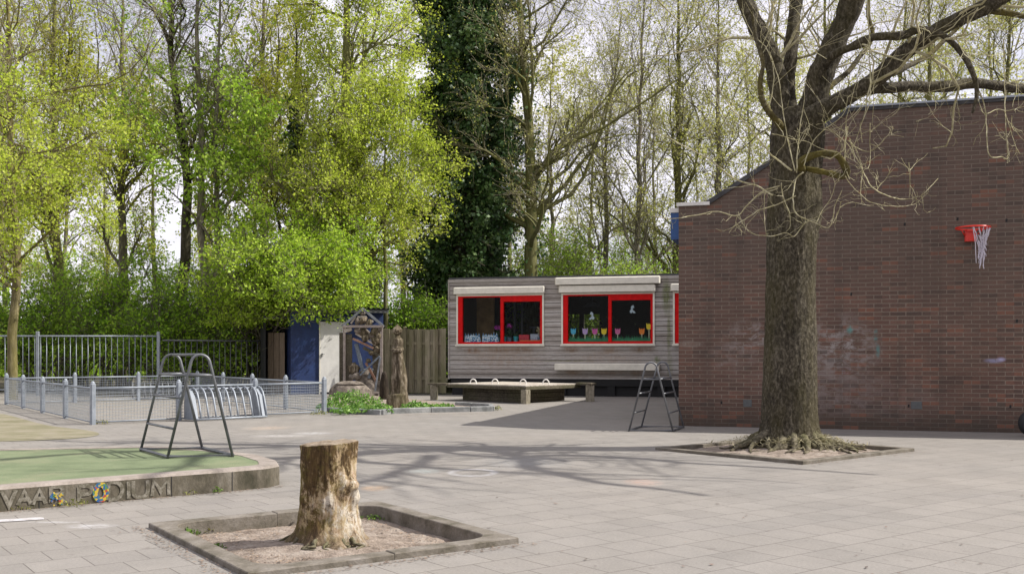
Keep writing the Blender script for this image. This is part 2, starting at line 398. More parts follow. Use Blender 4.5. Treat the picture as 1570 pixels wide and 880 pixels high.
# frames of the two walls -------------------------------------------------
BM_LOC, BM_RZ = (2.61, 15.83, 0.0), math.radians(-16.7)
BM = Matrix.Translation(BM_LOC) @ Matrix.Rotation(BM_RZ, 4, 'Z')
CM_LOC, CM_RZ = (-1.68, 27.4, 0.0), math.radians(-15.1)
CM = Matrix.Translation(CM_LOC) @ Matrix.Rotation(CM_RZ, 4, 'Z')
W = (0.30, 0.27, 0.255)
BLOTS = [(1290, 530, 0.65, 0.55, W, 0.9, .47, .56), (1250, 575, 1.1, 0.6, W, 0.35, .40, .66), (1160, 515, 0.5, 0.35, W, 0.7, .48, .57), (1120, 540, .6, .5, W, .4, .45, .65),
         (1060, 527, 0.25, 0.07, (.28, .24, .20), 0.8, .40, .58), (1343, 515, 0.04, 0.14, (.08, .24, .23), .8, .42, .55), (1346, 538, 0.04, 0.12, (.08, .24, .23), .8, .40, .55),
         (1303, 505, 0.06, 0.08, (.10, .30, .28), 0.8, .35, .5), (1297, 568, 0.1, 0.06, (.34, .31, .42), 0.8, .45, .55), (1523, 553, 0.15, 0.045, (.27, .26, .38), 0.9, .38, .52), (1535, 551, 0.08, 0.04, (.36, .34, .50), 0.9, .3, .45),
         (1330, 610, 1.3, .4, (.2, .16, .15), .5, .4, .6), (1250, 600, .9, .5, (.3, .26, .25), .35, .4, .65)]
M_pave = mat_paving(); M_brick = mat_brick()
M_soil = mottled('soil', (0.123, 0.094, 0.070), (0.254, 0.205, 0.164), 9, .95, bump_s=1.0, bd=.03, c=(0.344, 0.295, 0.246), lo=.3, hi=.7, fine=70)
M_woodsoil = mottled('leaf_litter', (.03, .025, .015), (.075, .055, .03), 3, .95, bump_s=.8, bd=.03, c=(.06, .08, .02))
M_kerb = mottled('kerb_concrete', (0.061, 0.052, 0.032), (0.137, 0.119, 0.094), 6, .9, bump_s=.7, bd=.01, c=(0.194, 0.173, 0.148), lo=.3, hi=.68)
M_kerbdark = mottled('weathered_kerb', (.055, .052, .035), (.12, .11, .08), 5, .9, bump_s=.6, bd=.01, c=(.17, .155, .125))
M_podside = mottled('podium_concrete', (0.041, 0.036, 0.020), (0.095, 0.081, 0.056), 5, .9, bump_s=.7, bd=.012, c=(0.162, 0.144, 0.113), stretch=(1, 1, .6))
M_podtop = mottled('podium_rim', (0.194, 0.166, 0.137), (0.288, 0.248, 0.216), 6, .9, bump_s=.5, bd=.006)
M_turf = mottled('artificial_turf', (0.100, 0.130, 0.063), (0.141, 0.174, 0.089), 2.5, .95, bump_s=.8, bd=.01, c=(0.192, 0.200, 0.115), lo=.3, hi=.72, fine=150)
M_turf2 = mottled('worn_turf', (0.140, 0.130, 0.070), (0.189, 0.171, 0.105), 2.0, .95, bump_s=.8, bd=.01, c=(0.231, 0.203, 0.147), fine=150)
M_galv = mottled('galvanised_steel', (0.211, 0.238, 0.264), (0.304, 0.330, 0.363), 14, .5, bump_s=.1, bd=.002, metal=.35)
M_galvdark = mottled('dull_steel', (0.093, 0.096, 0.102), (0.161, 0.167, 0.177), 10, .45, bump_s=.1, bd=.002, metal=.3)
M_greypaint = mottled('grey_steel', (0.186, 0.211, 0.236), (0.260, 0.285, 0.316), 10, .5, bump_s=.1, bd=.002, metal=.1)
CBL = []
for (px, py, rx, rz, c, k) in ((725, 537, .3, .10, (.20, .10, .04), .8), (765, 536, .5, .09, (.22, .12, .05), .7), (800, 536, .4, .10, (.18, .10, .045), .8), (876, 536, .3, .10, (.18, .10, .045), .8), (935, 537, .3, .10, (.24, .14, .06), .7), (985, 536, .4, .10, (.16, .09, .04), .8),
                               (880, 571, .3, .10, (.2, .12, .06), .6), (935, 571, .5, .10, (.2, .12, .06), .5), (975, 571, .2, .12, (.2, .12, .06), .6), (770, 550, 1.3, .4, (.30, .20, .13), .45), (930, 548, 1.2, .25, (.33, .24, .17), .4),
                               (1022, 455, .14, .55, (.10, .13, .02), 1.0), (1026, 510, .07, .7, (.12, .14, .03), .9), (1027, 560, .10, .4, (.13, .15, .04), .6), (1008, 551, .1, .12, (.10, .14, .03), .8), (870, 553, .8, .03, (.16, .16, .05), .8)):
    q_ = onwall(CM, px, py); CBL.append((q_[0], q_[1], rx, rz, c, k))
M_clad = mat_planks('grey_cladding', ((0.181, 0.155, 0.130), (0.319, 0.291, 0.260), (0.476, 0.455, 0.427)), blots=CBL)
M_fencewood = mat_planks('fence_boards', ((0.106, 0.086, 0.048), (0.226, 0.192, 0.130), (0.355, 0.312, 0.230)), row=.14, horizontal=False, green=.65)
M_panelwood = mat_planks('brown_boards', ((.12, .085, .05), (.22, .165, .11), (.30, .23, .17)), row=.3, horizontal=False)
M_oldwood = bark_mat('weathered_timber', (0.040, 0.034, 0.024), (0.092, 0.078, 0.056), (0.160, 0.140, 0.108), 4, .008, (1, 1, 1), .5, (0.064, 0.068, 0.024), .5)
M_palewood = mottled('pale_timber', (0.279, 0.238, 0.189), (0.385, 0.344, 0.287), 5, .85, c=(0.459, 0.418, 0.361))
M_carve = bark_mat('carved_wood', (.022, .016, .010), (.12, .092, .062), (.40, .34, .26), 3.2, .03, (1, 1, .3), 1.0, (.09, .085, .03), .5)
M_stone = mottled('sculpted_stone', (0.076, 0.061, 0.047), (0.178, 0.149, 0.119), 7, .9, bump_s=.9, bd=.03, c=(0.289, 0.246, 0.204))
M_cream = plain('cream_paint', (0.747, 0.711, 0.602), .55, 0, .10, 6)
M_white = plain('white_paint', (0.756, 0.737, 0.690), .6, 0, .12, 3)
M_red = plain('red_paint', (.66, .006, .006), .65, 0, .16, 9)
M_red.node_tree.nodes['Principled BSDF'].inputs['Specular IOR Level'].default_value = .15
M_redring = plain('red_enamel', (.72, .035, .018), .35, 0, .08, 12)
M_blue = mottled('blue_wall_paint', (.006, .018, .075), (.012, .036, .13), 3, .6, bump_s=.15)
M_blue2 = plain('blue_paint', (.015, .075, .24), .5)
M_black = plain('black_void', (.012, .012, .012), .8)
M_darkint = plain('dark_interior', (0.093, 0.085, 0.068), .9)
M_brownint = plain('brown_interior', (.50, .33, .14), .9, var=.25, sc=4)
M_roof = mottled('roofing', (0.035, 0.035, 0.036), (0.070, 0.070, 0.073), 5, .8)
M_flash = plain('grey_flashing', (.34, .37, .42), .45, .3)
M_net = plain('white_cord', (.70, .66, .74), .8)
M_vent = plain('vent_grey', (0.100, 0.105, 0.105), .7)
M_rubber = plain('black_rubber', (.012, .012, .013), .7)
M_bigbark = bark_mat('big_tree_bark', (.016, .013, .008), (.070, .059, .041), (.215, .188, .138), 5.5, .05, (1, 1, .55), 1.0, (.075, .064, .018), .5)
M_limb = bark_mat('mossy_limb_bark', (0.016, 0.013, 0.007), (0.054, 0.045, 0.026), (0.144, 0.126, 0.086), 5, .015, (1, 1, 1), .8, (0.144, 0.119, 0.018), .8)
M_twig = bark_mat('pale_twig_bark', (.20, .18, .08), (.38, .345, .20), (.58, .54, .40), 3, .004, (1, 1, 1), .4)
M_stumpm = None
M_root = bark_mat('root_bark', (0.032, 0.026, 0.018), (0.104, 0.088, 0.060), (0.240, 0.212, 0.152), 4, .02, (1, 1, 1), .8, (0.096, 0.096, 0.032), .5)
M_chip = mottled('dry_straw', (.22, .20, .09), (.36, .32, .20), 12, .9, c=(.46, .42, .32))
# ------------------------------------------------------------------ ground
def frame2(Fp, deg, la, lb):
    b = Vector((math.cos(math.radians(deg)), math.sin(math.radians(deg)), 0)); a = Vector((-b.y, b.x, 0))
    return [Vector(Fp), Vector(Fp) + b * lb, Vector(Fp) + b * lb + a * la, Vector(Fp) + a * la]
SQ1 = frame2((-1.34, 5.13, 0), 34.8, 1.83, 1.68)
SQ2 = frame2((2.98, 10.35, 0), 39.5, 2.03, 2.20)
def inset(sq, d):
    c = sum(sq, Vector()) / 4; b = (sq[1]-sq[0]).normalized(); a = (sq[3]-sq[0]).normalized()
    return [sq[0]+(a+b)*d, sq[1]+(a-b)*d, sq[2]+(-a-b)*d, sq[3]+(b-a)*d]
g = MB()
def ring_sheet(mb, outer, inner, z):
    v = [(p[0], p[1], z) for p in outer] + [(p[0], p[1], z) for p in inner]
    mb.add(v, [(i, (i+1) % 4, 4+(i+1) % 4, 4+i) for i in range(4)])
ring_sheet(g, [(-4, 2), (90, 2), (90, 9.3), (-4, 9.3)][0:4], inset(SQ1, .04), 0)
ring_sheet(g, [(-90, 9.3), (90, 9.3), (90, 120), (-90, 120)], inset(SQ2, .04), 0)
g.add([(-90, -90, 0), (90, -90, 0), (90, 2, 0), (-90, 2, 0)], [(0, 1, 2, 3)])
g.add([(-90, 2, 0), (-4, 2, 0), (-4, 9.3, 0), (-90, 9.3, 0)], [(0, 1, 2, 3)])
build('paved_ground', g, M_pave, kind='structure')
far = MB(); far.add([(-300, -200, -.05), (300, -200, -.05), (300, 500, -.05), (-300, 500, -.05)], [(0, 1, 2, 3)])
# outer land begins beyond the paving sheet only as a lower sheet: holes for the beds stay open above it
for s_ in (SQ1, SQ2): pass
lw = MB()
for (x0, x1, y0, y1) in ((-300, 300, 120, 500), (-300, -90, -200, 120), (90, 300, -200, 120), (-90, 90, -200, -90)):
    lw.add([(x0, y0, -.02), (x1, y0, -.02), (x1, y1, -.02), (x0, y1, -.02)], [(0, 1, 2, 3)])
build('distant_ground', lw, M_woodsoil, kind='structure')
ws = MB(); ws.add([(-60, 30.8, .012), (-3.2, 29.3, .012), (-1.2, 28.6, .012), (60, 32.5, .012), (80, 100, .012), (-80, 100, .012), (-60, 60, .012)], [(0, 1, 2, 3, 4, 5, 6)])
build('woodland_ground', ws, M_woodsoil, kind='structure')
# worn oval of artificial grass on the paving
tp = MB(); c0 = Vector((-9.3, 16.0, .005))
pts = [(-9.9, 19.4), (-12.2, 20.4), (-15, 19.2), (-15.5, 15.5), (-14.5, 12.9), (-11, 12.7), (-8.2, 12.8), (-6.3, 13.0), (-5.6, 13.7), (-6.0, 14.7), (-7.2, 15.7), (-8.7, 17.8)]
def smoothpoly(p, n=3):
    p = [Vector((a[0], a[1])) for a in p]
    for _ in range(n):
        q = []
        for i in range(len(p)):
            a, b = p[i], p[(i+1) % len(p)]; q += [a * .75 + b * .25, a * .25 + b * .75]
        p = q
    return [(a.x, a.y) for a in p]
sp_ = smoothpoly(pts); 
# stay clear of the pen: keep right/front outline
tp.add([(x, y, .005) for x, y in sp_], [tuple(range(len(sp_)))])
build('worn_turf_patch', tp, M_turf2, kind='structure')

# ------------------------------------------------------------------ podium
POD_H = 0.18
front = [(-8.2, 3.75), (-6.0, 5.47), (-3.70, 7.28), (-2.74, 8.06), (-2.33, 8.37), (-2.08, 8.60), (-2.02, 8.78)]
back = [(-2.12, 9.12), (-2.42, 9.62), (-2.95, 10.12), (-3.72, 10.50), (-5.07, 10.20), (-7.2, 9.4), (-10.5, 7.0)]
outer = front + back
def offs(poly, d):
    n = len(poly); out = []
    for i in range(n):
        a, b, c = Vector(poly[i-1]), Vector(poly[i]), Vector(poly[(i+1) % n])
        n1 = Vector((-(b-a).y, (b-a).x)).normalized(); n2 = Vector((-(c-b).y, (c-b).x)).normalized()
        m = (n1 + n2); m = m / max(.3, m.length_squared) * 2
        out.append((b.x + m.x*d, b.y + m.y*d))
    return out
inn = offs(outer, .17)
pod = thing('podium', 'low curved concrete podium with green artificial turf top and faded painted letters on its side', 'podium', (-5.0, 7.8, 0))
mb = MB(); n = len(outer)
def bev(poly, d, z): return [(x, y, z) for x, y in offs(poly, d)]
v = bev(outer, 0, -.01) + bev(outer, 0, POD_H - .02) + bev(outer, .02, POD_H) 
mb.add(v, [(i+k*n, (i+1) % n+k*n, (i+1) % n+(k+1)*n, i+(k+1)*n) for k in (0,) for i in range(n)])
build('side_wall', mb, M_podside, pod)
mb = MB(); v = bev(outer, 0, POD_H - .02) + bev(outer, .02, POD_H) + [(x, y, POD_H) for x, y in inn] + [(x, y, POD_H-.03) for x, y in inn]
mb.add(v, [(i+k*n, (i+1) % n+k*n, (i+1) % n+(k+1)*n, i+(k+1)*n) for k in range(3) for i in range(n)])
build('rim', mb, M_podtop, pod)
mb = MB(); mb.add([(x, y, POD_H - .004) for x, y in inn], [tuple(range(n))])
build('turf_top', mb, M_turf, pod)
# joints in the side
def podpt(px, py, off=-.002):
    """point on the podium's front face seen at px: intersect the ray with the front polyline"""
    d = Vector(((px-785)/F, 1.0))
    for i in range(len(front)-1):
        a, b = Vector(front[i]), Vector(front[i+1]); e = b - a
        den = d.x*(-e.y) + e.x*d.y
        t = (a.x*(-e.y) + e.x*a.y)/den
        u = (d.x*a.y - d.y*a.x)/den
        if -.001 <= u <= 1.001 and t > 0:
            nrm = Vector((e.y, -e.x)).normalized()
            return Vector((d.x*t + nrm.x*(-off), t + nrm.y*(-off), EYE + (HOR-py)*t/F)), e.normalized(), nrm
    return None
for px in (263, 356, 60, 165):
    r = podpt(px, 740)
    if r:
        q, e, nr = r
        e3 = Vector((e.x, e.y, 0)); n3 = Vector((nr.x, nr.y, 0))
        a = Vector((q.x, q.y, 0)) ; w = .003
        p0, p1 = a - e3*w + n3*.001, a + e3*w + n3*.001
        mb = MB(); mb.add([p0, p1, p1 + Vector((0, 0, POD_H-.02)), p0 + Vector((0, 0, POD_H-.02))], [(0, 1, 2, 3)])
        build('joint', mb, M_black, pod)
# faded letters
mL, ntL, pL, oL = newmat('faded_letter_paint')
coL = ocoord(ntL)
nL = noise(ntL, coL, 16, 8, .8)
setp(ntL, pL, Base_Color=ramp(ntL, nL, [(.44, (.085, .075, .05)), (.60, (.235, .215, .175))]), Roughness=.9)
mM, ntM, pM, oM = newmat('letter_mosaic')
vor = N(ntM, 'ShaderNodeTexVoronoi', {'Vector': ocoord(ntM), 'Scale': 55.0})
hue = N(ntM, 'ShaderNodeSeparateColor', {0: vor.outputs['Color']}).outputs[0]
setp(ntM, pM, Base_Color=ramp(ntM, hue, [(.0, (.02, .08, .20)), (.36, (.42, .30, .03)), (.68, (.04, .13, .17)), (.82, (.30, .05, .03)), (.9, (.07, .17, .04))], 'CONSTANT'), Roughness=.4)
def letter(ch, px0, px1, py0, py1, mat=mL, name='letter', dz=0.0, proud=.004):
    r0, r1 = podpt(px0, py1), podpt(px1, py1)
    q0, e, nr = r0; q1 = r1[0]
    zt = EYE + (HOR-py0)*q0.y/F; zb = EYE + (HOR-py1)*q0.y/F; zt = min(zt, POD_H-.022); zb = max(zb, .010)
    ex = Vector((e.x, e.y, 0)); nn = Vector((nr.x, nr.y, 0)); wd = (Vector((q1.x, q1.y)) - Vector((q0.x, q0.y))).length; ht = zt - zb
    arc = lambda cx, cy, rx, ry, a0, a1, k=8: [(cx+rx*math.cos(math.radians(a0+(a1-a0)*i/k)), cy+ry*math.sin(math.radians(a0+(a1-a0)*i/k))) for i in range(k+1)]
    ST = {'V': [[(0, 1), (.5, 0), (1, 1)]], 'A': [[(0, 0), (.5, 1), (1, 0)], [(.2, .33), (.8, .33)]], 'R': [[(0, 0), (0, 1)], [(0, 1)]+arc(.55, .74, .4, .26, 90, -90)+[(0, .48)], [(.4, .48), (1, 0)]],
          'P': [[(0, 0), (0, 1)], [(0, 1)]+arc(.55, .72, .42, .28, 90, -90)+[(0, .44)]], 'D': [[(0, 0), (0, 1)], [(0, 1)]+arc(.35, .5, .62, .5, 90, -90)+[(0, 0)]], 'I': [[(.5, 0), (.5, 1)]],
          'U': [[(0, 1), (0, .35)]+arc(.5, .33, .5, .33, 180, 360)+[(1, 1)]], 'M': [[(0, 0), (.08, 1), (.5, .25), (.92, 1), (1, 0)]], 'O': [arc(.5, .5, .42, .42, 0, 360, 16)]}[ch]
    hw = .015 if ch != 'O' else .02
    for si, st_ in enumerate(ST):
        P2 = [Vector((a*wd, b*ht)) for a, b in st_]; L_, R_ = [], []
        for i in range(len(P2)):
            a, b, c = P2[max(0, i-1)], P2[i], P2[min(len(P2)-1, i+1)]
            d1 = (b-a).normalized() if i else (c-b).normalized(); d2 = (c-b).normalized() if i < len(P2)-1 else d1
            n_ = Vector((-(d1+d2).y, (d1+d2).x)); n_ = n_.normalized()/max(.45, (d1+d2).length/2) if n_.length > 1e-4 else Vector((1, 0))
            L_.append(b+n_*hw); R_.append(b-n_*hw)
        to3 = lambda p: Vector((q0.x, q0.y, 0)) + ex*p.x + nn*(proud + .0006*si) + Vector((0, 0, min(POD_H-.021, max(.004, zb+p.y))))
        mbl = MB(); k = len(L_); mbl.add([to3(p) for p in L_] + [to3(p) for p in R_], [(i, k+i, k+i+1, i+1) for i in range(k-1)])
        if si == 0: ALL = mbl
        else: ALL.add(np.concatenate(mbl.v), mbl.f)
    build(name, ALL, mat, pod)
for args in (('V', 3, 24, 752, 776), ('A', 27, 47, 750, 774), ('A', 50, 70, 748, 773), ('R', 78, 97, 746, 770), ('P', 121, 141, 745, 768),
             ('D', 166, 188, 739, 766), ('I', 195, 199, 738, 764), ('U', 204, 226, 737, 763), ('M', 233, 259, 735, 760)):
    letter(*args)
letter('O', 144, 164, 741, 769, mM, 'mosaic_letter', proud=.007)
# mosaic chips over the R: a small cluster
mb = MB(); rr = random.Random(4)
for k in range(26):
    q, e, nr = podpt(78 + rr.uniform(0, 17), 762 + rr.uniform(-6, 12)); q.z = max(.01, q.z)
    s_ = rr.uniform(.007, .014); a = rr.uniform(0, 3)
    ex = Vector((e.x, e.y, 0)); nn = Vector((nr.x, nr.y, 0))
    c = q + nn*.008
    mb.add([c + ex*(s_*math.cos(a+t)) + Vector((0, 0, s_*math.sin(a+t))) + nn*rr.uniform(0, .003) for t in (0, 1.4, 3.0, 4.6)], [(0, 1, 2, 3)])
build('mosaic_chips', mb, mM, pod)
# painted white line on the paving by the podium
mb = MB(); a, b = G(-30, 797.5, .004), G(66, 792, .004); a2, b2 = G(-30, 801.5, .004), G(68, 795.5, .004)
mb.add([a2, b2, b, a], [(0, 1, 2, 3)])
build('painted_line', mb, mottled('worn_line_paint', (.30, .28, .26), (.50, .49, .50), 12, .8), kind='structure')

# ------------------------------------------------------------------ kerbed tree beds
def kerb_thing(sq, label, w, top, low, seed, rmode):
    rng = random.Random(seed)
    t = thing('tree_bed_kerb', label, 'kerb', (sum(sq, Vector())/4)[:], 0, 'kerbed square beds in the paving')
    b = (sq[1]-sq[0]).normalized(); a = (sq[3]-sq[0]).normalized()
    lb, la = (sq[1]-sq[0]).length, (sq[3]-sq[0]).length
    # four L-shaped corner blocks with a rounded inner corner
    specs = [(sq[0], b, a, lb, la), (sq[1], a, -b, la, lb), (sq[2], -b, -a, lb, la), (sq[3], -a, b, la, lb)]
    R = rmode
    for (o, u, w_, L1, L2) in specs:
        h1, h2 = L1*.5 - .0015, L2*.5 - .0015
        dz = rng.uniform(-.003, .003)
        pl = [(0, 0), (h1, 0), (h1, w)]
        for k in range(9):
            th = -math.pi/2 - k/8*math.pi/2
            pl.append((w + R + R*math.cos(th), w + R + R*math.sin(th)))
        pl += [(w, h2), (0, h2)]
        m = MB(); ch = .005
        P = lambda q, z: o + u*q[0] + w_*q[1] + Vector((0, 0, z + dz))
        cx, cy = sum(q[0] for q in pl)/len(pl), sum(q[1] for q in pl)/len(pl)
        inn_ = offs(pl, ch)
        k = len(pl)
        vv = [P(q, low) for q in pl] + [P(q, top-ch) for q in pl] + [P(q, top) for q in inn_]
        m.add(vv, [(i+r*k, (i+1) % k+r*k, (i+1) % k+(r+1)*k, i+(r+1)*k) for r in (0, 1) for i in range(k)] + [tuple(2*k+i for i in range(k))])
        build('corner_block', m, M_kerb if seed == 1 else M_kerb2, t)
    return t
M_kerb2 = mottled('brown_kerb_concrete', (.07, .06, .042), (.125, .108, .082), 5, .9, bump_s=.5, bd=.008, c=(.18, .16, .13), lo=.3, hi=.68)
kerb_thing(SQ1, 'rounded concrete kerb square around the tall sawn stump', .115, .035, -.16, 1, .16)
kerb_thing(SQ2, 'weathered concrete kerb square around the roots of the big bare tree', .10, .035, -.12, 2, .03)
def soil(name, sq, w, zbase, cx, cy, rise, rad, label, seed, amp):
    from mathutils import noise as mn
    s2 = inset(sq, w)
    def fn(u, v):
        p = s2[0]*(1-u)*(1-v) + s2[1]*u*(1-v) + s2[2]*u*v + s2[3]*(1-u)*v
        d = math.hypot(p.x-cx, p.y-cy)
        e = min(u, 1-u, v, 1-v)
        z = zbase + rise*math.exp(-(d/rad)**2) + amp*(mn.noise(Vector((p.x*3, p.y*3, seed))) + .6*mn.noise(Vector((p.x*9, p.y*9, seed))) + .35*mn.noise(Vector((p.x*28, p.y*28, seed))))*min(1, e*8+.3)
        return (p.x, p.y, z)
    m = MB(); m.grid(fn, 90, 90)
    return build(name, m, M_soil, kind='structure')
STX, STY = -1.14, 6.28
TX, TY = 3.30, 12.0
soil('soil_bed', SQ1, .08, -.06, STX, STY, .06, .42, '', 1, .014)
soil('soil_bed', SQ2, .07, -.02, TX, TY, .10, .7, '', 2, .014)

# ------------------------------------------------------------------ brick building
bb = thing('brick_building', 'brown red brick school building with sloping left shoulder and blank side wall', 'building', BM_LOC, BM_RZ)
def WB(px, py): return onwall(BM, px, py)
zl = 3.43; xs0, xs1, zt = .46, 2.62, 4.74
prof = [(0, 0), (14, 0), (14, zt), (xs1, zt), (xs1-.12, zt-.02), (xs0, zl), (0, zl)]
mb = MB(); k = len(prof); D = 15.0
v = [(x, 0, z) for x, z in prof] + [(x, D, z) for x, z in prof]
mb.add(v, [tuple(range(k)), tuple(range(2*k-1, k-1, -1))] + [(i, k+i, k+(i+1) % k, (i+1) % k) for i in range(k)])
build('brick_wall', mb, M_brick, bb, world=False)
mb = MB()
mb.box(-.03, xs0+.02, -.035, D, zl+.002, zl+.055)
build('white_coping', mb, M_white, bb, world=False)
mb = MB()
dx, dz = xs1-xs0-.05, zt-zl; L = math.hypot(dx, dz); ux, uz = dx/L, dz/L
def sl(t, h): return (xs0 + ux*t - uz*h, zl + uz*t + ux*h)
for (t0, t1, h0, h1, y0, y1) in ((0, L+.05, .004, .07, -.03, D),):
    p = [sl(t0, h0), sl(t1, h0), sl(t1, h1), sl(t0, h1)]
    mb.add([(x, y0, z) for x, z in p] + [(x, y1, z) for x, z in p], [(0, 1, 2, 3), (7, 6, 5, 4), (0, 4, 5, 1), (1, 5, 6, 2), (2, 6, 7, 3), (3, 7, 4, 0)])
build('roof_slope', mb, M_roof, bb, world=False)
mb = MB(); mb.box(xs1-.1, 14.02, -.022, D, zt+.003, zt+.045)
build('roof', mb, M_roof, bb, world=False)
mb = MB(); mb.box(xs1-.12, 14.05, -.045, .05, zt+.048, zt+.075)
build('roof_edging', mb, M_flash, bb, world=False)
# blue gutter box on the hidden side, peeping past the corner
mb = MB(); mb.box(-.14, -.004, .12, .9, 2.93, 3.35)
bx = build('gutter_box', mb, M_blue2, bb, world=False)
mb = MB(); mb.box(-.15, -.002, .10, .92, 3.352, 3.42)
build('gutter_lid', mb, M_white, bb, world=False)
for (px, py, w, h) in ((1146, 618, .13, .11), (1405, 621, .15, .11)):
    x, z = WB(px, py); mb = MB(); mb.bevbox(x-w/2, x+w/2, -.008, .01, z-h/2, z+h/2, .004)
    build('vent_plate', mb, M_vent, bb, world=False)
for (px, py) in ((1106, 617), (1393, 622), (1549, 623), (1305, 451), (1559, 492), (1543, 338), (1387, 344), (1468, 336)):
    x, z = WB(px, py); mb = MB()
    mb.add([(x-.014, -.003, z-.022), (x+.012, -.003, z-.024), (x+.016, -.003, z+.02), (x-.01, -.003, z+.024)], [(0, 1, 2, 3)])
    build('drain_hole', mb, M_black, bb, world=False)

# hoop
x, z = WB(1486, 354); RR = .225; zr = z
hx, hy = x, -.36
hoop = thing('basketball_hoop', 'red steel basketball ring with torn white net on the brick wall', 'basketball hoop', (BM @ Vector((x, 0, zr)))[:], BM_RZ)
def HL(p): return (p[0]-x, p[1], p[2]-zr)
mb = MB(); mb.tube([HL((hx+RR*math.cos(a), hy+RR*math.sin(a), zr)) for a in np.linspace(0, 2*math.pi, 40, endpoint=False)], .013, 8, closed=True)
build('ring', mb, M_redring, hoop, world=False)
mb = MB(); mb.bevbox(-.075+.01, .075+.01, -.115, -.002, -.16, .012, .008); mb.box(-.05, .07, -.16, -.10, -.02, .008)
mb.tube([(-.05, -.02, -.10), (-.13, -.22, -.012)], .008, 6); mb.tube([(.06, -.02, -.10), (.15, -.22, -.012)], .008, 6)
build('bracket', mb, M_redring, hoop, world=False)
mb = MB(); rr = random.Random(3)
tip = Vector((.115, -.36, -.28))
for k in range(11):
    a = math.radians(-95 + k*17); s0 = Vector((RR*math.cos(a), -.36+RR*math.sin(a), -.01))
    w = Vector((rr.uniform(-.035, .035), rr.uniform(-.05, .05), rr.uniform(-.05, .05)))
    end = Vector((.11+rr.uniform(-.05, .04), -.36+rr.uniform(-.05, .05), -.42-rr.uniform(0, .17)))
    pts = []
    for i in range(12):
        t = i/11; mid = tip + w
        p = s0*(1-t)**2 + mid*2*t*(1-t) + end*t*t
        pts.append(p + Vector((rr.uniform(-.008, .008), rr.uniform(-.008, .008), 0))*(1 if 0 < i else 0))
    mb.tube(pts, .006, 5)
for k in range(26):
    zz = -.12 - k*.013; ph = k*2.1
    c = Vector((.13-.02*k/26, -.36, zz)); r = .045+.01*math.sin(k)
    mb.tube([c + Vector((r*math.cos(ph+t), r*.7*math.sin(ph+t), .03*math.sin(2*t))) for t in np.linspace(0, 2.4, 6)], .006, 5)
mb.tube([(-.03, -.58, -.01), (-.005, -.52, -.12), (.02, -.45, -.24), (.03, -.4, -.36), (.04, -.38, -.5)], .006, 5)
build('net', mb, M_net, hoop, world=False)
# tyre at the right edge
tc = G(1592, 671); 
mb = MB(); R0, r0 = .13, .055
def tor(u, v):
    a, b = 2*math.pi*u, 2*math.pi*v
    return ((R0 + r0*math.cos(b))*math.cos(a), r0*1.3*math.sin(b), R0 + r0 + (R0 + r0*math.cos(b))*math.sin(a))
mb.grid(tor, 32, 13, closed_u=True)
build('tyre', mb, M_rubber, world=False, loc=(tc.x, tc.y+.15, 0), rz=math.radians(-10), label='black rubber tyre standing against the brick wall at the right edge', cat='tyre')

# ------------------------------------------------------------------ timber classroom cabin
cb = thing('classroom_cabin', 'flat roofed grey timber clad classroom cabin with red framed windows', 'building', CM_LOC, CM_RZ)
def WC(px, py, y=0): return onwall(CM, px, py, y)
CL, CT, CB_, CD = 11.0, 3.13, .45, 5.5
def rect(px0, py0, px1, py1, y=0):
    xa, za = WC(px0, py0, y); xb, zb = WC(px1, py1, y); return xa, xb, zb, za
w1 = rect(700.3, 452, 834.5, 530); w2 = rect(861, 452, 1004, 530)
w1 = (w1[0], w1[1], 1.33, 2.70); w2 = (w2[0], w2[1], 1.33, 2.70)
x3, _ = WC(1032, 450); w3 = (x3, x3 + (w2[1]-w2[0]), 1.33, 2.70)
wins = [w1, w2, w3, (w3[1]+.5, w3[1]+3.0, 1.33, 2.70)]
def hole_rects(x0, x1, z0, z1, holes):
    out = []; xs = [x0, x1]
    act = [h for h in holes if h[2] < z1 - 1e-6 and h[3] > z0 + 1e-6]
    for h in act: xs += [h[0], h[1]]
    xs = sorted(xs)
    for a, b in zip(xs[:-1], xs[1:]):
        if b - a < 1e-4: continue
        segs = [(z0, z1)]
        for h in act:
            if h[0] < b - 1e-5 and h[1] > a + 1e-5:
                ns = []
                for s0, s1 in segs:
                    if h[2] > s0: ns.append((s0, min(s1, h[2])))
                    if h[3] < s1: ns.append((max(s0, h[3]), s1))
                segs = [q for q in ns if q[1]-q[0] > 1e-3]
        for q in segs: out.append((a, b, q[0], q[1]))
    return out
mb = MB(); row = .125; rr = random.Random(8)
nrow = int((CT-CB_)/row)+1
for i in range(nrow):
    z0, z1 = CB_ + i*row, min(CB_ + (i+1)*row, CT)
    # boards butt at random joints
    for (a, b, c, d) in hole_rects(0, CL, z0, z1, wins):
        x = a
        while x < b - 1e-4:
            xe = min(b, x + rr.uniform(2.2, 4.2)) if b - x > 2.4 else b
            if b - xe < .4: xe = b
            off = rr.uniform(0, .003); g_ = .002
            y_low = -.022 - off; y_hi = -.012 - off
            gap = .013
            zt_ = d - (gap if d == z1 else 0)
            mb.add([(x+g_, y_low, c), (xe-g_, y_low, c), (xe-g_, y_hi, zt_), (x+g_, y_hi, zt_), (x+g_, 0, c), (xe-g_, 0, c), (xe-g_, 0, zt_), (x+g_, 0, zt_)],
                   [(0, 1, 2, 3), (0, 4, 5, 1), (3, 2, 6, 7), (0, 3, 7, 4), (1, 5, 6, 2)])
            x = xe
build('cladding', mb, M_clad, cb, world=False)
mb = MB()
for (a, b, c, d) in hole_rects(.0, CL, CB_, CT-.02, wins): mb.box(a, b, .002, .08, c, d)
mb.box(0, .08, .08, CD, CB_, CT-.02); mb.box(CL-.08, CL, .08, CD, CB_, CT-.02)
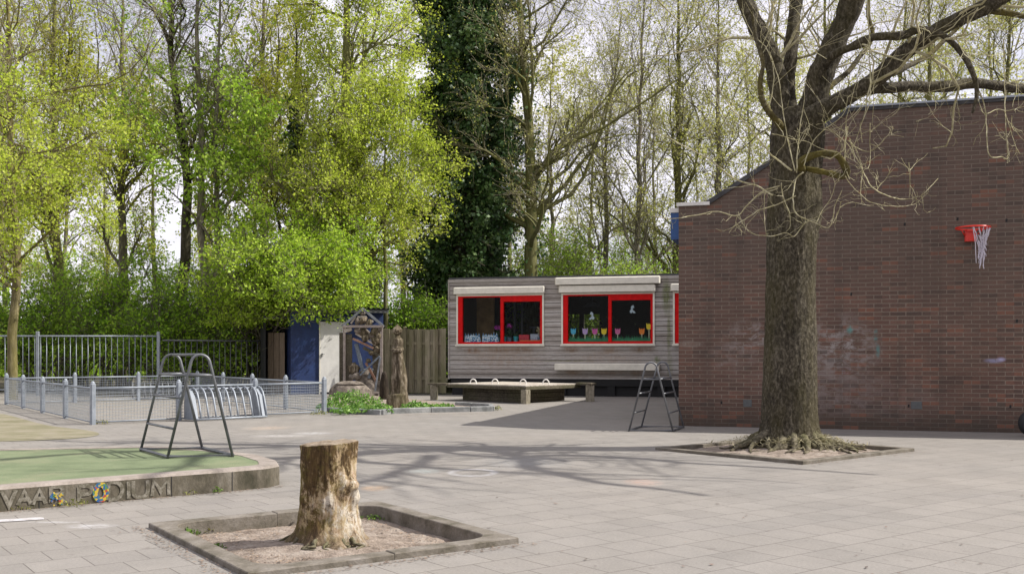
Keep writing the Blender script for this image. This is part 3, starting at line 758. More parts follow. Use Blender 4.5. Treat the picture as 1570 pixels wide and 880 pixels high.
xb0, _ = WC(870, 500, CD); xb1, _ = WC(886, 500, CD); xb2, _ = WC(897, 500, CD); xb3, _ = WC(920, 500, CD)
bwins = [(WC(869, 500, CD)[0], WC(889, 500, CD)[0], 1.1, 2.35), (WC(896, 500, CD)[0], WC(920, 500, CD)[0], 1.1, 2.35)]
for (a, b, c, d) in hole_rects(.08, CL-.08, CB_, CT-.02, bwins): mb.box(a, b, CD-.08, CD, c, d)
build('wall_shell', mb, M_darkint, cb, world=False)
mb = MB(); mb.box(.08, CL-.08, .08, CD-.08, CB_, CB_+.05)
build('floor', mb, M_brownint, cb, world=False)
mb = MB(); xa, _ = WC(728, 490, 2.2); xb_, _ = WC(757, 490, 2.2); mb.box(xa, xb_, 2.2, 2.3, CB_+.05, 2.75)
build('room_divider', mb, M_brownint, cb, world=False)
mb = MB()
for px in (716, 789, 800, 818): 
    q, _ = WC(px, 490, 2.6); mb.box(q-.03, q+.03, 2.6, 2.66, CB_+.05, 2.6 if px < 810 else 1.9)
q, _ = WC(812, 490, 2.6); q2, _ = WC(834, 490, 2.6); mb.box(q, q2, 2.55, 2.6, 1.85, 1.9)
build('inner_frame', mb, M_vent, cb, world=False)
mb = MB(); mb.box(-.02, CL+.02, -.045, CD+.02, CT-.018, CT+.03)
build('roof', mb, M_roof, cb, world=False)
mb = MB(); mb.box(-.03, CL+.03, -.05, -.03+.0, CT-.10, CT-.02)
build('roof_fascia', mb, M_clad, cb, world=False)
mb = MB(); mb.box(-.045, -.002, -.04, .1, CB_-.02, CT-.02)
build('corner_board', mb, M_clad, cb, world=False)
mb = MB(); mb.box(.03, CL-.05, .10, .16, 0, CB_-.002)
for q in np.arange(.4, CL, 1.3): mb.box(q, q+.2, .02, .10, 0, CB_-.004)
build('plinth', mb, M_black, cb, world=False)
mb = MB(); mb.box(.03, CL-.05, .0, .05, .27, CB_-.006)
build('underframe_beam', mb, M_black, cb, world=False)
# glass: weak reflection over clear
mG = bpy.data.materials.new('window_glass'); mG.use_nodes = True; gt = mG.node_tree
for n_ in list(gt.nodes): gt.nodes.remove(n_)
gl = N(gt, 'ShaderNodeBsdfGlossy', {'Color': (.9, .95, .92, 1), 'Roughness': .03}); tr = N(gt, 'ShaderNodeBsdfTransparent', {'Color': (.93, .95, .94, 1)})
fr = N(gt, 'ShaderNodeFresnel', {'IOR': 1.18}); gm = N(gt, 'ShaderNodeMixShader', {0: fr}); gt.links.new(tr.outputs[0], gm.inputs[1]); gt.links.new(gl.outputs[0], gm.inputs[2])
go = N(gt, 'ShaderNodeOutputMaterial', {0: gm})
def window(w, left_w, sash_top, lab):
    x0, x1, z0, z1 = w
    fr_ = MB(); c = .045
    for q in ((x0, x1, z0, z0+c), (x0, x1, z1-c, z1), (x0, x0+c, z0+c, z1-c), (x1-c, x1, z0+c, z1-c)): fr_.box(q[0], q[1], -.05, .06, q[2], q[3])
    fr_.box(x0-.02, x1+.02, -.09, -.05, z0-.015, z0+.03)
    wo_ = build('window', fr_, M_cream, cb, world=False); tag(wo_, lab)
    ROOTM[wo_.name] = ROOTM[cb.name]
    X0, X1, Z0, Z1 = x0+c, x1-c, z0+c, z1-c
    xm = X0 + (X1-X0)*.51
    r_ = MB(); l_ = .13; t_ = .05
    r_.box(X0, X0+l_, -.035, .05, Z0, Z1); r_.box(X0+l_, xm, -.035, .05, Z1-.035, Z1); r_.box(X0+l_, xm, -.035, .05, Z0, Z0+t_)
    r_.box(xm, xm+.085, -.045, .05, Z0, Z1)
    r_.box(xm+.085, X1, -.042, .05, Z1-.16, Z1); r_.box(xm+.085, X1, -.042, .05, Z0, Z0+t_+.01); r_.box(X1-.06, X1, -.042, .05, Z0+t_+.01, Z1-.16)
    build('red_frame', r_, M_red, wo_, world=False)
    p_ = MB(); p_.add([(X0+l_, .02, Z0+t_), (xm, .02, Z0+t_), (xm, .02, Z1-.035), (X0+l_, .02, Z1-.035)], [(0, 1, 2, 3)])
    build('pane', p_, mG, wo_, world=False)
    p_ = MB(); p_.add([(xm+.085, .02, Z0+t_+.01), (X1-.06, .02, Z0+t_+.01), (X1-.06, .02, Z1-.16), (xm+.085, .02, Z1-.16)], [(0, 1, 2, 3)])
    build('pane', p_, mG, wo_, world=False)
    return X0+l_, xm, xm+.085, X1-.06, Z0+t_
wi1 = window(w1, 0, 0, 'red framed window with potted flowers on the inner sill')
wi2 = window(w2, 0, 0, 'red framed window with paper tulips along the glass')
wi3 = window(w3, 0, 0, 'red framed window mostly hidden by the brick wall')
for w, lab in zip((w1, w2, w3), ('cream shutter box over the window with potted flowers', 'cream shutter box over the window with paper tulips', 'cream shutter box at the cabin corner')):
    mb = MB(); mb.bevbox(w[0]-.05, w[1]+.03 if w is not w3 else w[1], -.15, -.03, w[3]+.012, w[3]+.19, .02)
    tag(build('shutter_box', mb, M_cream, cb, world=False), lab)
ax0, az1 = WC(853, 430.5); ax1, az0 = WC(1013, 440.5)
mb = MB(); mb.bevbox(ax0, ax1, -.19, -.03, w2[3]+.215, w2[3]+.40, .025)
tag(build('awning_cassette', mb, M_cream, cb, world=False), 'long cream awning cassette at the top of the wall')
lx0, lz1 = WC(850, 557, -.2); lx1, lz0 = WC(1011, 567, -.2)
mb = MB(); mb.bevbox(lx0, lx1, -.22, -.03, .69, .86, .02)
tag(build('wall_ledge', mb, M_cream, cb, world=False), 'long cream ledge fixed low on the cladding')

# decorations and things on the sills ------------------------------------
def toW(x, y, z): return CM @ Vector((x, y, z))
TUL = [(879, 'light blue', (.08, .42, .62)), (897, 'lilac', (.52, .38, .66)), (912, 'pink', (.62, .12, .38)), (926, 'yellow', (.80, .62, .03)), (947, 'rose pink', (.64, .16, .34)), (984, 'orange', (.85, .25, .03)), (995, 'bright yellow', (.82, .66, .04))]
stemm = plain('pale_green_card', (.55, .62, .42), .8)
tulpos = {'light blue': 'leftmost of the paper tulips', 'lilac': 'beside the blue one', 'pink': 'left of the middle bar', 'yellow': 'next to the middle bar', 'rose pink': 'alone at the left of the right pane', 'orange': 'in the right pane', 'bright yellow': 'at the far right of the right pane'}
for i, (px, cn, c) in enumerate(TUL):
    hs = 4 if cn != 'bright yellow' else 0
    x_, zc = WC(px, 504 + hs - (6 if i == 6 else 0)*0, .04)
    if i == 6: zc += .06
    if i < 4 or i == 4: pass
    t = thing('paper_tulip', '%s paper tulip on the cabin window, %s' % (cn, tulpos[cn]), 'paper tulip', toW(x_, .045, wi2[4])[:], CM_RZ, 'paper tulips on the window')
    zb = wi2[4]; h = zc - zb
    k = .068
    out_ = [(-.55, -1), (-.95, -.55), (-1, .3), (-1.05, 1.1), (-.75, 1.0), (-.4, .55), (0, 1.05), (.4, .55), (.75, 1.0), (1.05, 1.1), (1, .3), (.95, -.55), (.55, -1)]
    M2 = Matrix(((1, 0, 0, 0), (0, 0, 1, 0), (0, 1, 0, 0), (0, 0, 0, 1)))
    m = MB(); m.prism([(a*k, b*k*1.15 + h) for a, b in out_], -.003, .003, M2)
    build('bloom', m, plain('card_'+cn.replace(' ', '_'), c, .8, 0, .05), t, world=False)
    m = MB(); m.box(-.012, .012, -.004, -.0005, .02, h - k)
    build('stem', m, stemm, t, world=False)
grassm = leaf_mat('green_card_grass', (.02, .16, .07), (.03, .24, .10), (.06, .34, .16), 3, .2)
for (xa, xb_, lab) in ((wi2[0], wi2[1], 'green paper grass strip along the left pane under the tulips'), (wi2[2], wi2[3], 'green paper grass strip along the right pane under the tulips')):
    m = MB(); rr = random.Random(int(xa*10)); x = xa
    pts = [(0, 0)]
    while x < xb_:
        pts.append((x-xa, .045+rr.uniform(0, .02))); pts.append((x-xa+.012, .10+rr.uniform(0, .09))); x += .03
    pts = [(min(a, xb_-xa), b) for a, b in pts] + [(xb_-xa, 0)]
    m.prism(pts, -.002, .002, M2)
    build('paper_grass', m, grassm, world=False, loc=toW(xa, .038, wi2[4])[:], rz=CM_RZ, label=lab, cat='paper grass', group='paper grass strips')
def sticker(px, py, lab, flip):
    x_, z_ = WC(px, py, .04); m = MB(); s_ = .1
    sh = [(-.2, 1.4), (.25, 1.2), (.5, .7), (.35, .35), (.75, -.1), (.7, -.6), (.2, -.7), (.1, -.3), (-.2, -.7), (-.8, -.65), (-.45, -.2), (.05, .2), (-.1, .6), (-.5, .7), (-.3, 1.0)]
    if flip: sh = [(-a, b) for a, b in sh][::-1]
    m.prism([(a*s_, b*s_) for a, b in sh], -.002, .002, M2)
    build('paper_cutout', m, plain('pale_card', (.50, .60, .66), .8), world=False, loc=toW(x_, .04, z_)[:], rz=CM_RZ, label=lab, cat='paper cutout', group='white paper cutouts')
sticker(907, 486, 'pale paper cutout on the left pane above the tulips', False)
sticker(970, 476, 'pale paper cutout high on the right pane', True)
# hanging lamp inside
x_, z_ = WC(907, 463, 1.2)
m = MB(); m.grid(lambda u, v: (.02+.24*v*math.cos(6.283*u)*.99, .24*v*math.sin(6.283*u), -.12*v*v), 20, 5, closed_u=True); m.tube([(0.02, 0, 0), (0.02, 0, .45)], .008, 5)
build('pendant_lamp', m, M_vent, world=False, loc=toW(x_, 1.2, z_)[:], label='dark pendant lamp shade hanging inside the cabin', cat='lamp')
# sill things in window 1
zs = wi1[4]
sill = MB(); sill.box(w1[0]+.05, w1[1]-.05, .085, .40, zs-.05, zs); sill.box(w2[0]+.05, w2[1]-.05, .085, .40, zs-.05, zs)
build('window_sill', sill, M_cream, cb, world=False)
for (px0, px1, lab) in ((712, 737.5, 'row of blue and white patterned card, left half of the sill'), (739, 765, 'row of blue and white patterned card beside the window bar')):
    xa, _ = WC(px0, 518, .1); xb_, _ = WC(px1, 518, .1)
    m = MB(); rr = random.Random(px0); pts = [(0, 0)]; x = 0
    while x < xb_-xa-.05: pts += [(x+.01, .17+rr.uniform(-.01, .02)), (x+.035, .24+rr.uniform(-.02, .03)), (x+.06, .18)]; x += .075
    pts = [(max(0, min(a, xb_-xa)), b) for a, b in pts] + [(xb_-xa, 0)]
    m.prism(pts, -.004, .004, M2)
    mm, nn_, pp, oo = newmat('patterned_card')
    vv = N(nn_, 'ShaderNodeTexVoronoi', {'Vector': ocoord(nn_), 'Scale': 17.0}, feature='F1')
    setp(nn_, pp, Base_Color=ramp(nn_, noise(nn_, ocoord(nn_), 22, 3), [(.42, (.03, .12, .26)), (.48, (.12, .32, .48)), (.56, (.62, .70, .74))]), Roughness=.8)
    build('patterned_card', m, mm, world=False, loc=toW(xa, .10, zs)[:], rz=CM_RZ, label=lab, cat='paper decoration', group='patterned card rows')
potm = plain('turquoise_pot', (.02, .30, .34), .4); potm2 = plain('grey_patterned_pot', (.12, .22, .30), .6, var=.4, sc=40)
petm = leaf_mat('magenta_petals', (.35, .03, .30), (.50, .06, .45), (.62, .14, .55), 4, .3)
lfm = leaf_mat('pot_plant_leaves', (.02, .05, .02), (.035, .09, .03), (.06, .14, .04), 4, .3)
dryp = leaf_mat('straw_leaves', (.30, .28, .14), (.45, .42, .25), (.6, .56, .35), 4, .3)
def leafball(c, r, nq, size, rng, flat=1.0):
    d = rng.normal(size=(nq, 3)); d /= np.linalg.norm(d, axis=1)[:, None]
    P = np.array(c) + d * (rng.random((nq, 1))**.5) * np.array(r)
    return leafquads(P, size, rng)
def leafquads(P, size, rng, asp=.55, up=0.0):
    n = len(P)
    u = rng.normal(size=(n, 3)); u[:, 2] += up; u /= np.linalg.norm(u, axis=1)[:, None]
    w = rng.normal(size=(n, 3)); w = np.cross(u, w); w /= np.linalg.norm(w, axis=1)[:, None]
    s = size * rng.uniform(.45, 1.45, (n, 1)); nrm = np.cross(u, w)
    a = P - u*s*.5; b = P + u*s*.5; m1 = P + w*s*asp*.5 + nrm*s*.10; m2 = P - w*s*asp*.5 + nrm*s*.10
    return np.stack([a, m1, b, m2], 1)
nr = np.random.default_rng(11)
def potted(px, py_top, pot_mat, leafm, lab, cat='potted plant', flower=None, pr=.07, ph=.13):
    x_, z_ = WC(px, py_top, .2); h = z_ - zs
    t = thing('potted_plant', lab, cat, toW(x_, .2, zs)[:], CM_RZ, 'pot plants on the cabin sill')
    m = MB(); m.grid(lambda u, v: ((pr*(.75+.25*v))*math.cos(6.283*u), (pr*(.75+.25*v))*math.sin(6.283*u), ph*v), 16, 4, closed_u=True)
    m.add([(pr*.9*math.cos(k*.3927), pr*.9*math.sin(k*.3927), ph*.9) for k in range(16)], [tuple(range(16))])
    build('pot', m, pot_mat, t, world=False)
    c = toW(x_, .2, zs + ph + (h-ph)*.4)
    q = leafball(c[:], (.07, .07, (h-ph)*.45), 60, .07, nr); quads_mesh('foliage', q, leafm, t)
    if flower:
        q = leafball(toW(x_, .2, z_-.06)[:], (.10, .08, .07), 70, .06, nr); quads_mesh('blossom', q, flower, t)
    return t
potted(781, 497, potm2, lfm, 'magenta flowered plant in the right pane, patterned pot', flower=petm)
potted(763, 499, potm, lfm, 'magenta flowered plant behind the window bar', flower=petm)
potted(791, 510, potm, lfm, 'low plain green plant in a turquoise pot', ph=.15)
potted(774, 512, potm, lfm, 'tiny green plant in a turquoise pot left of the patterned pot', ph=.15, pr=.05)
potted(827, 497, potm2, dryp, 'pale straw coloured plant at the right end of the sill')
for (px0, px1, py0, c, nm, lab) in ((796, 811.5, 513, (.55, .03, .05), 'box', 'red card box on the cabin sill'), (813.5, 827, 512, (.45, .52, .62), 'picture_card', 'pale grey blue picture card on the cabin sill')):
    xa, _ = WC(px0, 520, .18); xb_, z_ = WC(px1, py0, .18)
    m = MB(); m.bevbox(0, xb_-xa, -.02, .10 if nm == 'box' else -.005, 0, z_-zs, .004)
    build(nm, m, plain('card_'+nm, c, .7, 0, .3, 18), world=False, loc=toW(xa, .18, zs)[:], rz=CM_RZ, label=lab, cat='box' if nm == 'box' else 'card')
m = MB(); xa, _ = WC(797, 525, .09); xb_, _ = WC(828, 525, .09); m.box(0, xb_-xa, 0, .05, 0, .05)
build('tray', m, plain('orange_card', (.75, .16, .05), .7), world=False, loc=toW(xa, .09, zs)[:], rz=CM_RZ, label='low orange tray in front of the red box on the sill', cat='tray')
# ------------------------------------------------------------------ covered sandpit
def sandpit():
    o = Vector((.30, 22.5, 0)); uL = Vector((-.74, .67, 0)).normalized(); uR = Vector((.67, .74, 0)).normalized()
    t = thing('sandpit', 'covered timber sandpit with pale boarded lid and four white hoop handles', 'sandpit', (o + uL*1.25 + uR*.95)[:])
    M = Matrix(((uR.x, uL.x, 0, o.x), (uR.y, uL.y, 0, o.y), (0, 0, 1, 0), (0, 0, 0, 1)))
    LR, LL = 1.95, 2.5
    mb = MB()
    for k in range(3):
        z0 = .01+k*.105
        for (a, b, c, d) in ((.30, LR-.2, .30, .38), (.30, LR-.2, LL-.3, LL-.22), (.30, .38, .385, LL-.305), (LR-.28, LR-.2, .385, LL-.305)):
            mb.bevbox(a, b, c, d, z0, z0+.10, .008, M)
    build('box', mb, M_oldwood, t)
    mb = MB(); 
    for (a, b, c, d) in ((-.02, LR, -.02, .14), (-.02, LR, LL-.14, LL), (-.02, .12, .145, LL-.145), (LR-.12, LR, .145, LL-.145)):
        mb.bevbox(a, b, c, d, .315, .385, .01, M)
    build('seat_beam', mb, M_oldwood, t)
    mb = MB(); x = -.0
    for k in range(12):
        mb.bevbox(.005+k*.161, .005+k*.161+.156, .0, LL-.02, .388, .412, .004, M)
    build('lid', mb, M_palewood, t)
    for (px, py) in ((725.5, 588), (759, 586), (802, 588), (837, 588)):
        Y = 23.9 if px < 790 else 23.6
        c = A3(px, py, Y); c.z = .41
        mb = MB(); ex = (uR-uL).normalized()
        mb.tube([c + ex*(.07*math.cos(a)) + Vector((0, 0, .02 + .085*math.sin(a))) for a in np.linspace(0, math.pi, 14)], .014, 8)
        mb.tube([c + ex*.07 + Vector((0, 0, z)) for z in (-.02, .02)], .014, 8); mb.tube([c - ex*.07 + Vector((0, 0, z)) for z in (-.02, .02)], .014, 8)
        build('handle', mb, M_white, t)
    mb = MB(); mb.bevbox(-.03, .13, -.04, .12, 0, .312, .01, M); build('post', mb, M_palewood2, t)
    for (px, py, w, Y) in ((665.5, 613, .17, 24.4), (904.5, 615.5, .19, 23.6)):
        c = G(px, py)
        mb = MB(); mb.bevbox(c.x-w/2, c.x+w/2, c.y-.1, c.y+.1, 0, .36 if px < 800 else .385, .012)
        build('post', mb, M_palewood2, t)
        mb = MB()
        e = M @ (Vector((.06, LL-.08, 0)) if px < 800 else Vector((LR-.06, .06, 0)))
        d = (e - c); d.z = 0; L = d.length; d.normalize(); s = Vector((-d.y, d.x, 0))
        MM = Matrix(((d.x, s.x, 0, c.x), (d.y, s.y, 0, c.y), (0, 0, 1, 0), (0, 0, 0, 1)))
        mb.bevbox(-.12, L-.08, -.10, .10, .362 if px < 800 else .387, .415 if px < 800 else .44, .008, MM)
        build('bench_plank', mb, M_oldwood, t)
M_palewood2 = bark_mat('weathered_post', (.10, .09, .06), (.22, .195, .145), (.34, .31, .25), 4, .008, (1, 1, .3), .5, (.10, .11, .04), .4)
sandpit()

# ------------------------------------------------------------------ tumbling frames
def bez_hoop(base_a, base_b, h, rtop, nseg=12):
    """A-shaped hoop with rounded apex between two base points"""
    a, b = Vector(base_a), Vector(base_b); mid = (a+b)/2; d = (b-a).normalized(); half = (b-a).length/2
    # legs lean in until the arc of radius rtop
    pts = [a]; zc = h - rtop
    # tangent from base to circle (approx): tangent angle
    dx = half; phi = math.atan2(zc, dx); dist = math.hypot(zc, dx); al = math.asin(min(.99, rtop/dist))
    # left leg goes from (-half,0) to tangent point on circle centre (0,zc)
    th = phi + al   # direction of the leg
    nx, nz = -math.sin(th), math.cos(th)
    A0 = math.atan2(nz, nx)
    for k in range(nseg+1):
        ang = A0 + (math.pi - A0 - A0 + 0)*0 + (math.pi - A0 - A0)*0
        pass
    a1 = A0; a2 = math.pi - A0
    for k in range(nseg+1):
        ang = a1 + (a2 - a1)*k/nseg
        pts.append(mid + d*(rtop*math.cos(ang)) + Vector((0, 0, zc + rtop*math.sin(ang))))
    pts.append(b)
    return pts
def onleg(base, other, h, rtop, z):
    pts = bez_hoop(base, other, h, rtop)
    p, q = pts[0], pts[1]; t = z/(q.z)
    return p + (q-p)*t
def climbing_frame(corners, z0, label, h, group, both):
    """corners: hoop 1 feet (a,b), hoop 2 feet (c,d)"""
    a, b, c, d = [Vector((p[0], p[1], 0)) for p in corners]
    ctr = (a+b+c+d)/4
    t = thing('climbing_frame', label, 'climbing frame', (ctr.x, ctr.y, z0), 0, group)
    up = Vector((0, 0, z0)); r = .0135; rt = .085
    for p, q in ((a, b), (c, d)):
        mb = MB(); mb.tube([x + up for x in bez_hoop(p, q, h, rt)], r, 8); build('hoop', mb, M_galvdark, t)
    mb = MB()
    fr = [a, b, d, c]
    mb.tube([p + up + Vector((0, 0, .018)) for p in fr], .0155, 8, closed=True, smooth=False)
    build('base_frame', mb, M_galvdark, t)
    zs_ = (.27, .55) 
    for z in zs_:
        for (p, q, s, u, on) in ((a, b, c, d, True), (b, a, d, c, both)):
            if not on: continue
            mb = MB(); mb.tube([onleg(p, q, h, rt, z) + up, onleg(s, u, h, rt, z) + up], .0125, 7); build('rung', mb, M_galvdark, t)
    z = .76
    P = [onleg(a, b, h, rt, z) + up, onleg(b, a, h, rt, z) + up, onleg(d, c, h, rt, z) + up, onleg(c, d, h, rt, z) + up]
    for i in range(4):
        mb = MB(); mb.tube([P[i], P[(i+1) % 4]], .013, 7); build('crossbar', mb, M_galvdark, t)
    if not both:
        mb = MB(); mb.tube([(a+b)/2 + up + Vector((0, 0, h)), (c+d)/2 + up + Vector((0, 0, h))], .013, 7); build('top_bar', mb, M_galvdark, t)
def g2(px, py, z=0): v = G(px, py, z); return (v.x, v.y)
climbing_frame([(1.70, 14.70), (2.33, 14.62), (1.98, 15.48), (2.62, 15.42)], 0, 'low steel A shaped climbing frame beside the corner of the brick building', 1.0, 'steel tumbling frames', True)
climbing_frame([(-3.67, 9.99), (-3.10, 10.13), (-3.16, 9.27), (-2.60, 9.42)], POD_H-.003, 'low steel A shaped climbing frame standing on the green podium', .95, 'steel tumbling frames', False)

# ------------------------------------------------------------------ low pen
pen = thing('pen_fence', 'low galvanised mesh fence forming a rectangular pen', 'fence', (-7.4, 19.4, 0))
PA, PB = Vector((-6.66, 16.06, 0)), Vector((-3.53, 19.0, 0)); PD, PC = Vector((-11.15, 22.3, 0)), Vector((-7.75, 24.9, 0))
def pen_side(p, q, nP, skip=()):
    d = (q-p).normalized(); n = Vector((-d.y, d.x, 0))
    for k in range(nP):
        a = p + (q-p)*k/nP; b = p + (q-p)*(k+1)/nP
        mb = MB(); MM = Matrix(((d.x, n.x, 0, a.x), (d.y, n.y, 0, a.y), (0, 0, 1, 0), (0, 0, 0, 1)))
        mb.bevbox(-.04, .04, -.04, .04, 0, .66, .015, MM); mb.ellipsoid(MM @ Vector((0, 0, .655)), (.036, .036, .04), 8, 5)
        build('post', mb, M_greypaint, pen)
        mb = MB(); L = (b-a).length
        mb.tube([MM @ Vector((.03, 0, .575)), MM @ Vector((L-.03, 0, .575))], .019, 6)
        mb.tube([MM @ Vector((.03, 0, .04)), MM @ Vector((L-.03, 0, .04))], .012, 5)
        build('rail', mb, M_greypaint, pen)
        mb = MB()
        for z in np.arange(.09, .56, .052): mb.tube([MM @ Vector((.04, 0, z)), MM @ Vector((L-.04, 0, z))], .0035, 3, cap=False)
        for x in np.arange(.07, L-.04, .05): mb.tube([MM @ Vector((x, .004, .045)), MM @ Vector((x, .004, .56))], .0028, 3, cap=False)
        build('mesh_panel', mb, M_galv, pen)
pen_side(PA, PB, 3); pen_side(PB, PC, 4); pen_side(PC, PD, 3); pen_side(PD, PA, 4)

# bike racks ---------------------------------------------------------------
def bike_rack(p, q, n, label, mat, plates=True, h=.55, out=.34):
    d = (q-p); L = d.length; d.normalize(); s = Vector((d.y, -d.x, 0))   # s points to the near side
    t = thing('bike_rack', label, 'bike rack', ((p+q)/2)[:], 0, 'bike racks by the pen')
    mb = MB(); mb.tube([p + s*out + Vector((0, 0, .03)), q + s*out + Vector((0, 0, .03))], .018, 7); build('ground_tube', mb, mat, t)
    mb = MB(); mb.tube([p + Vector((0, 0, h-.03)), q + Vector((0, 0, h-.03))], .018, 7); build('top_tube', mb, mat, t)
    for k in range(n):
        b = p + d*(L*(k+.0)/(n-1))
        mb = MB(); pts = []
        for (o, z) in ((out, .03), (out*.86, .20), (out*.7, .36), (out*.55, .46), (out*.36, .52), (out*.15, .545), (0, .535)):
            pts.append(b + s*o + Vector((0, 0, z*h/.55)))
        mb.tube(pts, .016, 7); build('hoop', mb, mat, t)
    if plates:
        for b in (p + d*.0, q - d*.1):
            mb = MB()
            prof_ = [(out*.98, .02), (out*.62, .40), (out*.3, .50), (0, .52), (-.06, .3), (-.06, .02)]
            for sgn in (0,):
                v0 = [b + d*.02 + s*o + Vector((0, 0, z)) for o, z in prof_]; v1 = [x + d*.07 for x in v0]
                k = len(v0)
                mb.add(v0+v1, [tuple(range(k)), tuple(range(2*k-1, k-1, -1))] + [(i, k+i, k+(i+1) % k, (i+1) % k) for i in range(k)])
            build('end_plate', mb, M_greypaint, t)
pd = (PB-PA).normalized(); ps = Vector((pd.y, -pd.x, 0))
r0 = G(280, 642); r1 = G(377, 641)
ra = PA + pd*1.50 + ps*.07; rb = PA + pd*2.86 + ps*.07
bike_rack(ra, rb, 11, 'galvanised bike rack with curved bars against the front of the low pen', M_galv)
bike_rack(Vector((-9.3, 24.75, 0)), Vector((-8.3, 25.2, 0)), 9, 'small dark steel bike rack behind the low pen', M_galvdark, False, .42, .3)

# tall bar fences ----------------------------------------------------------
def bar_fence(p, q, h, label, nposts, mat, post_ends=(True, True)):
    t = thing('bar_fence', label, 'fence', ((p+q)/2)[:]); L = (q-p).length; d = (q-p).normalized(); n = Vector((-d.y, d.x, 0))
    for k in range(nposts):
        a = p + (q-p)*k/(nposts-1)
        if k == nposts-1 and not post_ends[1]: continue
        if k == 0 and not post_ends[0]: continue
        MM = Matrix(((d.x, n.x, 0, a.x), (d.y, n.y, 0, a.y), (0, 0, 1, 0), (0, 0, 0, 1)))
        mb = MB(); mb.bevbox(-.04, .04, -.04, .04, 0, h+.12, .01, MM); build('post', mb, mat, t)
    for z in (h, .16):
        mb = MB(); mb.tube([p + Vector((0, 0, z)), q + Vector((0, 0, z))], .024 if z == h else .018, 6); build('rail', mb, mat, t)
    mb = MB(); k = int(L/.152)
    for i in range(1, k):
        a = p + d*(i*L/k); mb.tube([a + Vector((0, 0, .16)), a + Vector((0, 0, h))], .011, 5)
    build('bar_panel', mb, mat, t)
f0, f1, f2 = A3(-130, 600, 27.0), A3(243, 600, 27.0), A3(411, 600, 28.6)
for v in (f0, f1, f2): v.z = 0
f0.y = 26.6; f0.x = (-130-785)*26.6/F
bar_fence(f0, f1, 1.58, 'tall grey vertical bar fence behind the left of the pen', 3, M_galv)
f1b = f1 + Vector((.09, .05, 0))
bar_fence(f1b, f2, 1.47, 'slightly lower dull steel bar fence between the tall fence and the blue shed', 2, M_galvdark, (False, True))

# ------------------------------------------------------------------ blue shed
SM_LOC = (-5.28, 27.85, 0); srz = math.radians(20)
shed = thing('blue_shed', 'dark blue shed with a white door and corrugated roof under the bush', 'shed', SM_LOC, srz)
SMm = Matrix.Translation(SM_LOC) @ Matrix.Rotation(srz, 4, 'Z')
def WS(px, py, y=0): return onwall(SMm, px, py, y)
xl, _ = WS(446, 560); xr, _ = WS(588, 560); xd, _ = WS(527, 560)
mb = MB(); mb.box(xl, xr, .03, .12, 2.02, 2.28); mb.box(xl, -.005, .03, .12, 0, 2.02); mb.box(xd+.005, xr, .03, .12, 0, 2.02)
mb.box(xr-.09, xr, .12, 2.4, 0, 2.28); mb.box(xl, xl+.09, .12, 2.4, 0, 2.28); mb.box(xl, xr, 2.4, 2.5, 0, 2.28)
build('wall', mb, M_blue, shed, world=False)
mb = MB(); mb.box(0, xd, .0, .06, .05, 1.99); dr = build('door', mb, M_white, shed, world=False)
mb = MB(); mb.box(.03, .055, -.03, .0, 1.02, 1.12); mb.tube([(.04, -.04, 1.1), (.11, -.04, 1.1)], .008, 6)
ROOTM[dr.name] = ROOTM[shed.name]; build('handle', mb, M_galvdark, dr, world=False)
mb = MB(); mb.box(-.03, 0-.001, -.01, .08, .0, 2.02); mb.box(xd+.001, xd+.03, -.01, .08, 0, 2.02)
build('door_frame', mb, M_cream, shed, world=False)
mb = MB(); x0_, x1_ = xl-.05, xr+.12
def rf(u, v): 
    x = x0_ + (x1_-x0_)*u; return (x, -.25+2.9*v, 2.34 + .022*math.sin(x*2*math.pi/.14) + .03 - .1*v)
mb.grid(rf, 150, 2); mb.grid(lambda u, v: (lambda p: (p[0], p[1], p[2]-.012))(rf(1-u, v)), 150, 2)
build('roof', mb, M_roof, shed, world=False)
mb = MB(); mb.box(xl-.03, xr+.1, -.22, -.18, 2.25, 2.33); build('eaves_board', mb, M_vent, shed, world=False)
# lean-to recess with its brown board at the left
lt = thing('lean_to', 'dark open lean-to at the left side of the blue shed', 'lean-to', (SMm @ Vector((xl-.4, 0, 0)))[:], srz)
LM = ROOTM[lt.name]
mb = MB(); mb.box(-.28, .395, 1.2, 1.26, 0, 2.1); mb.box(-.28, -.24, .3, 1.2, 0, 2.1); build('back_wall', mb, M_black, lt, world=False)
mb = MB(); mb.box(-.30, .36, .3, 1.3, 2.10, 2.15); build('roof', mb, M_roof, lt, world=False)
mb = MB(); mb.tube([(-.30, .27, 2.08), (.36, .27, 2.10)], .03, 8); build('gutter', mb, M_galvdark, lt, world=False)
c = G(424, 604)
mb = MB()
for k in range(3): mb.bevbox(-.24+k*.16, -.24+k*.16+.152, -.02, .02, .02, 1.70, .008)
build('timber_screen', mb, M_panelwood, world=False, loc=(A3(424, 600, 28.2).x, 28.2, 0), label='upright brown timber screen between the bar fence and the blue shed', cat='screen')

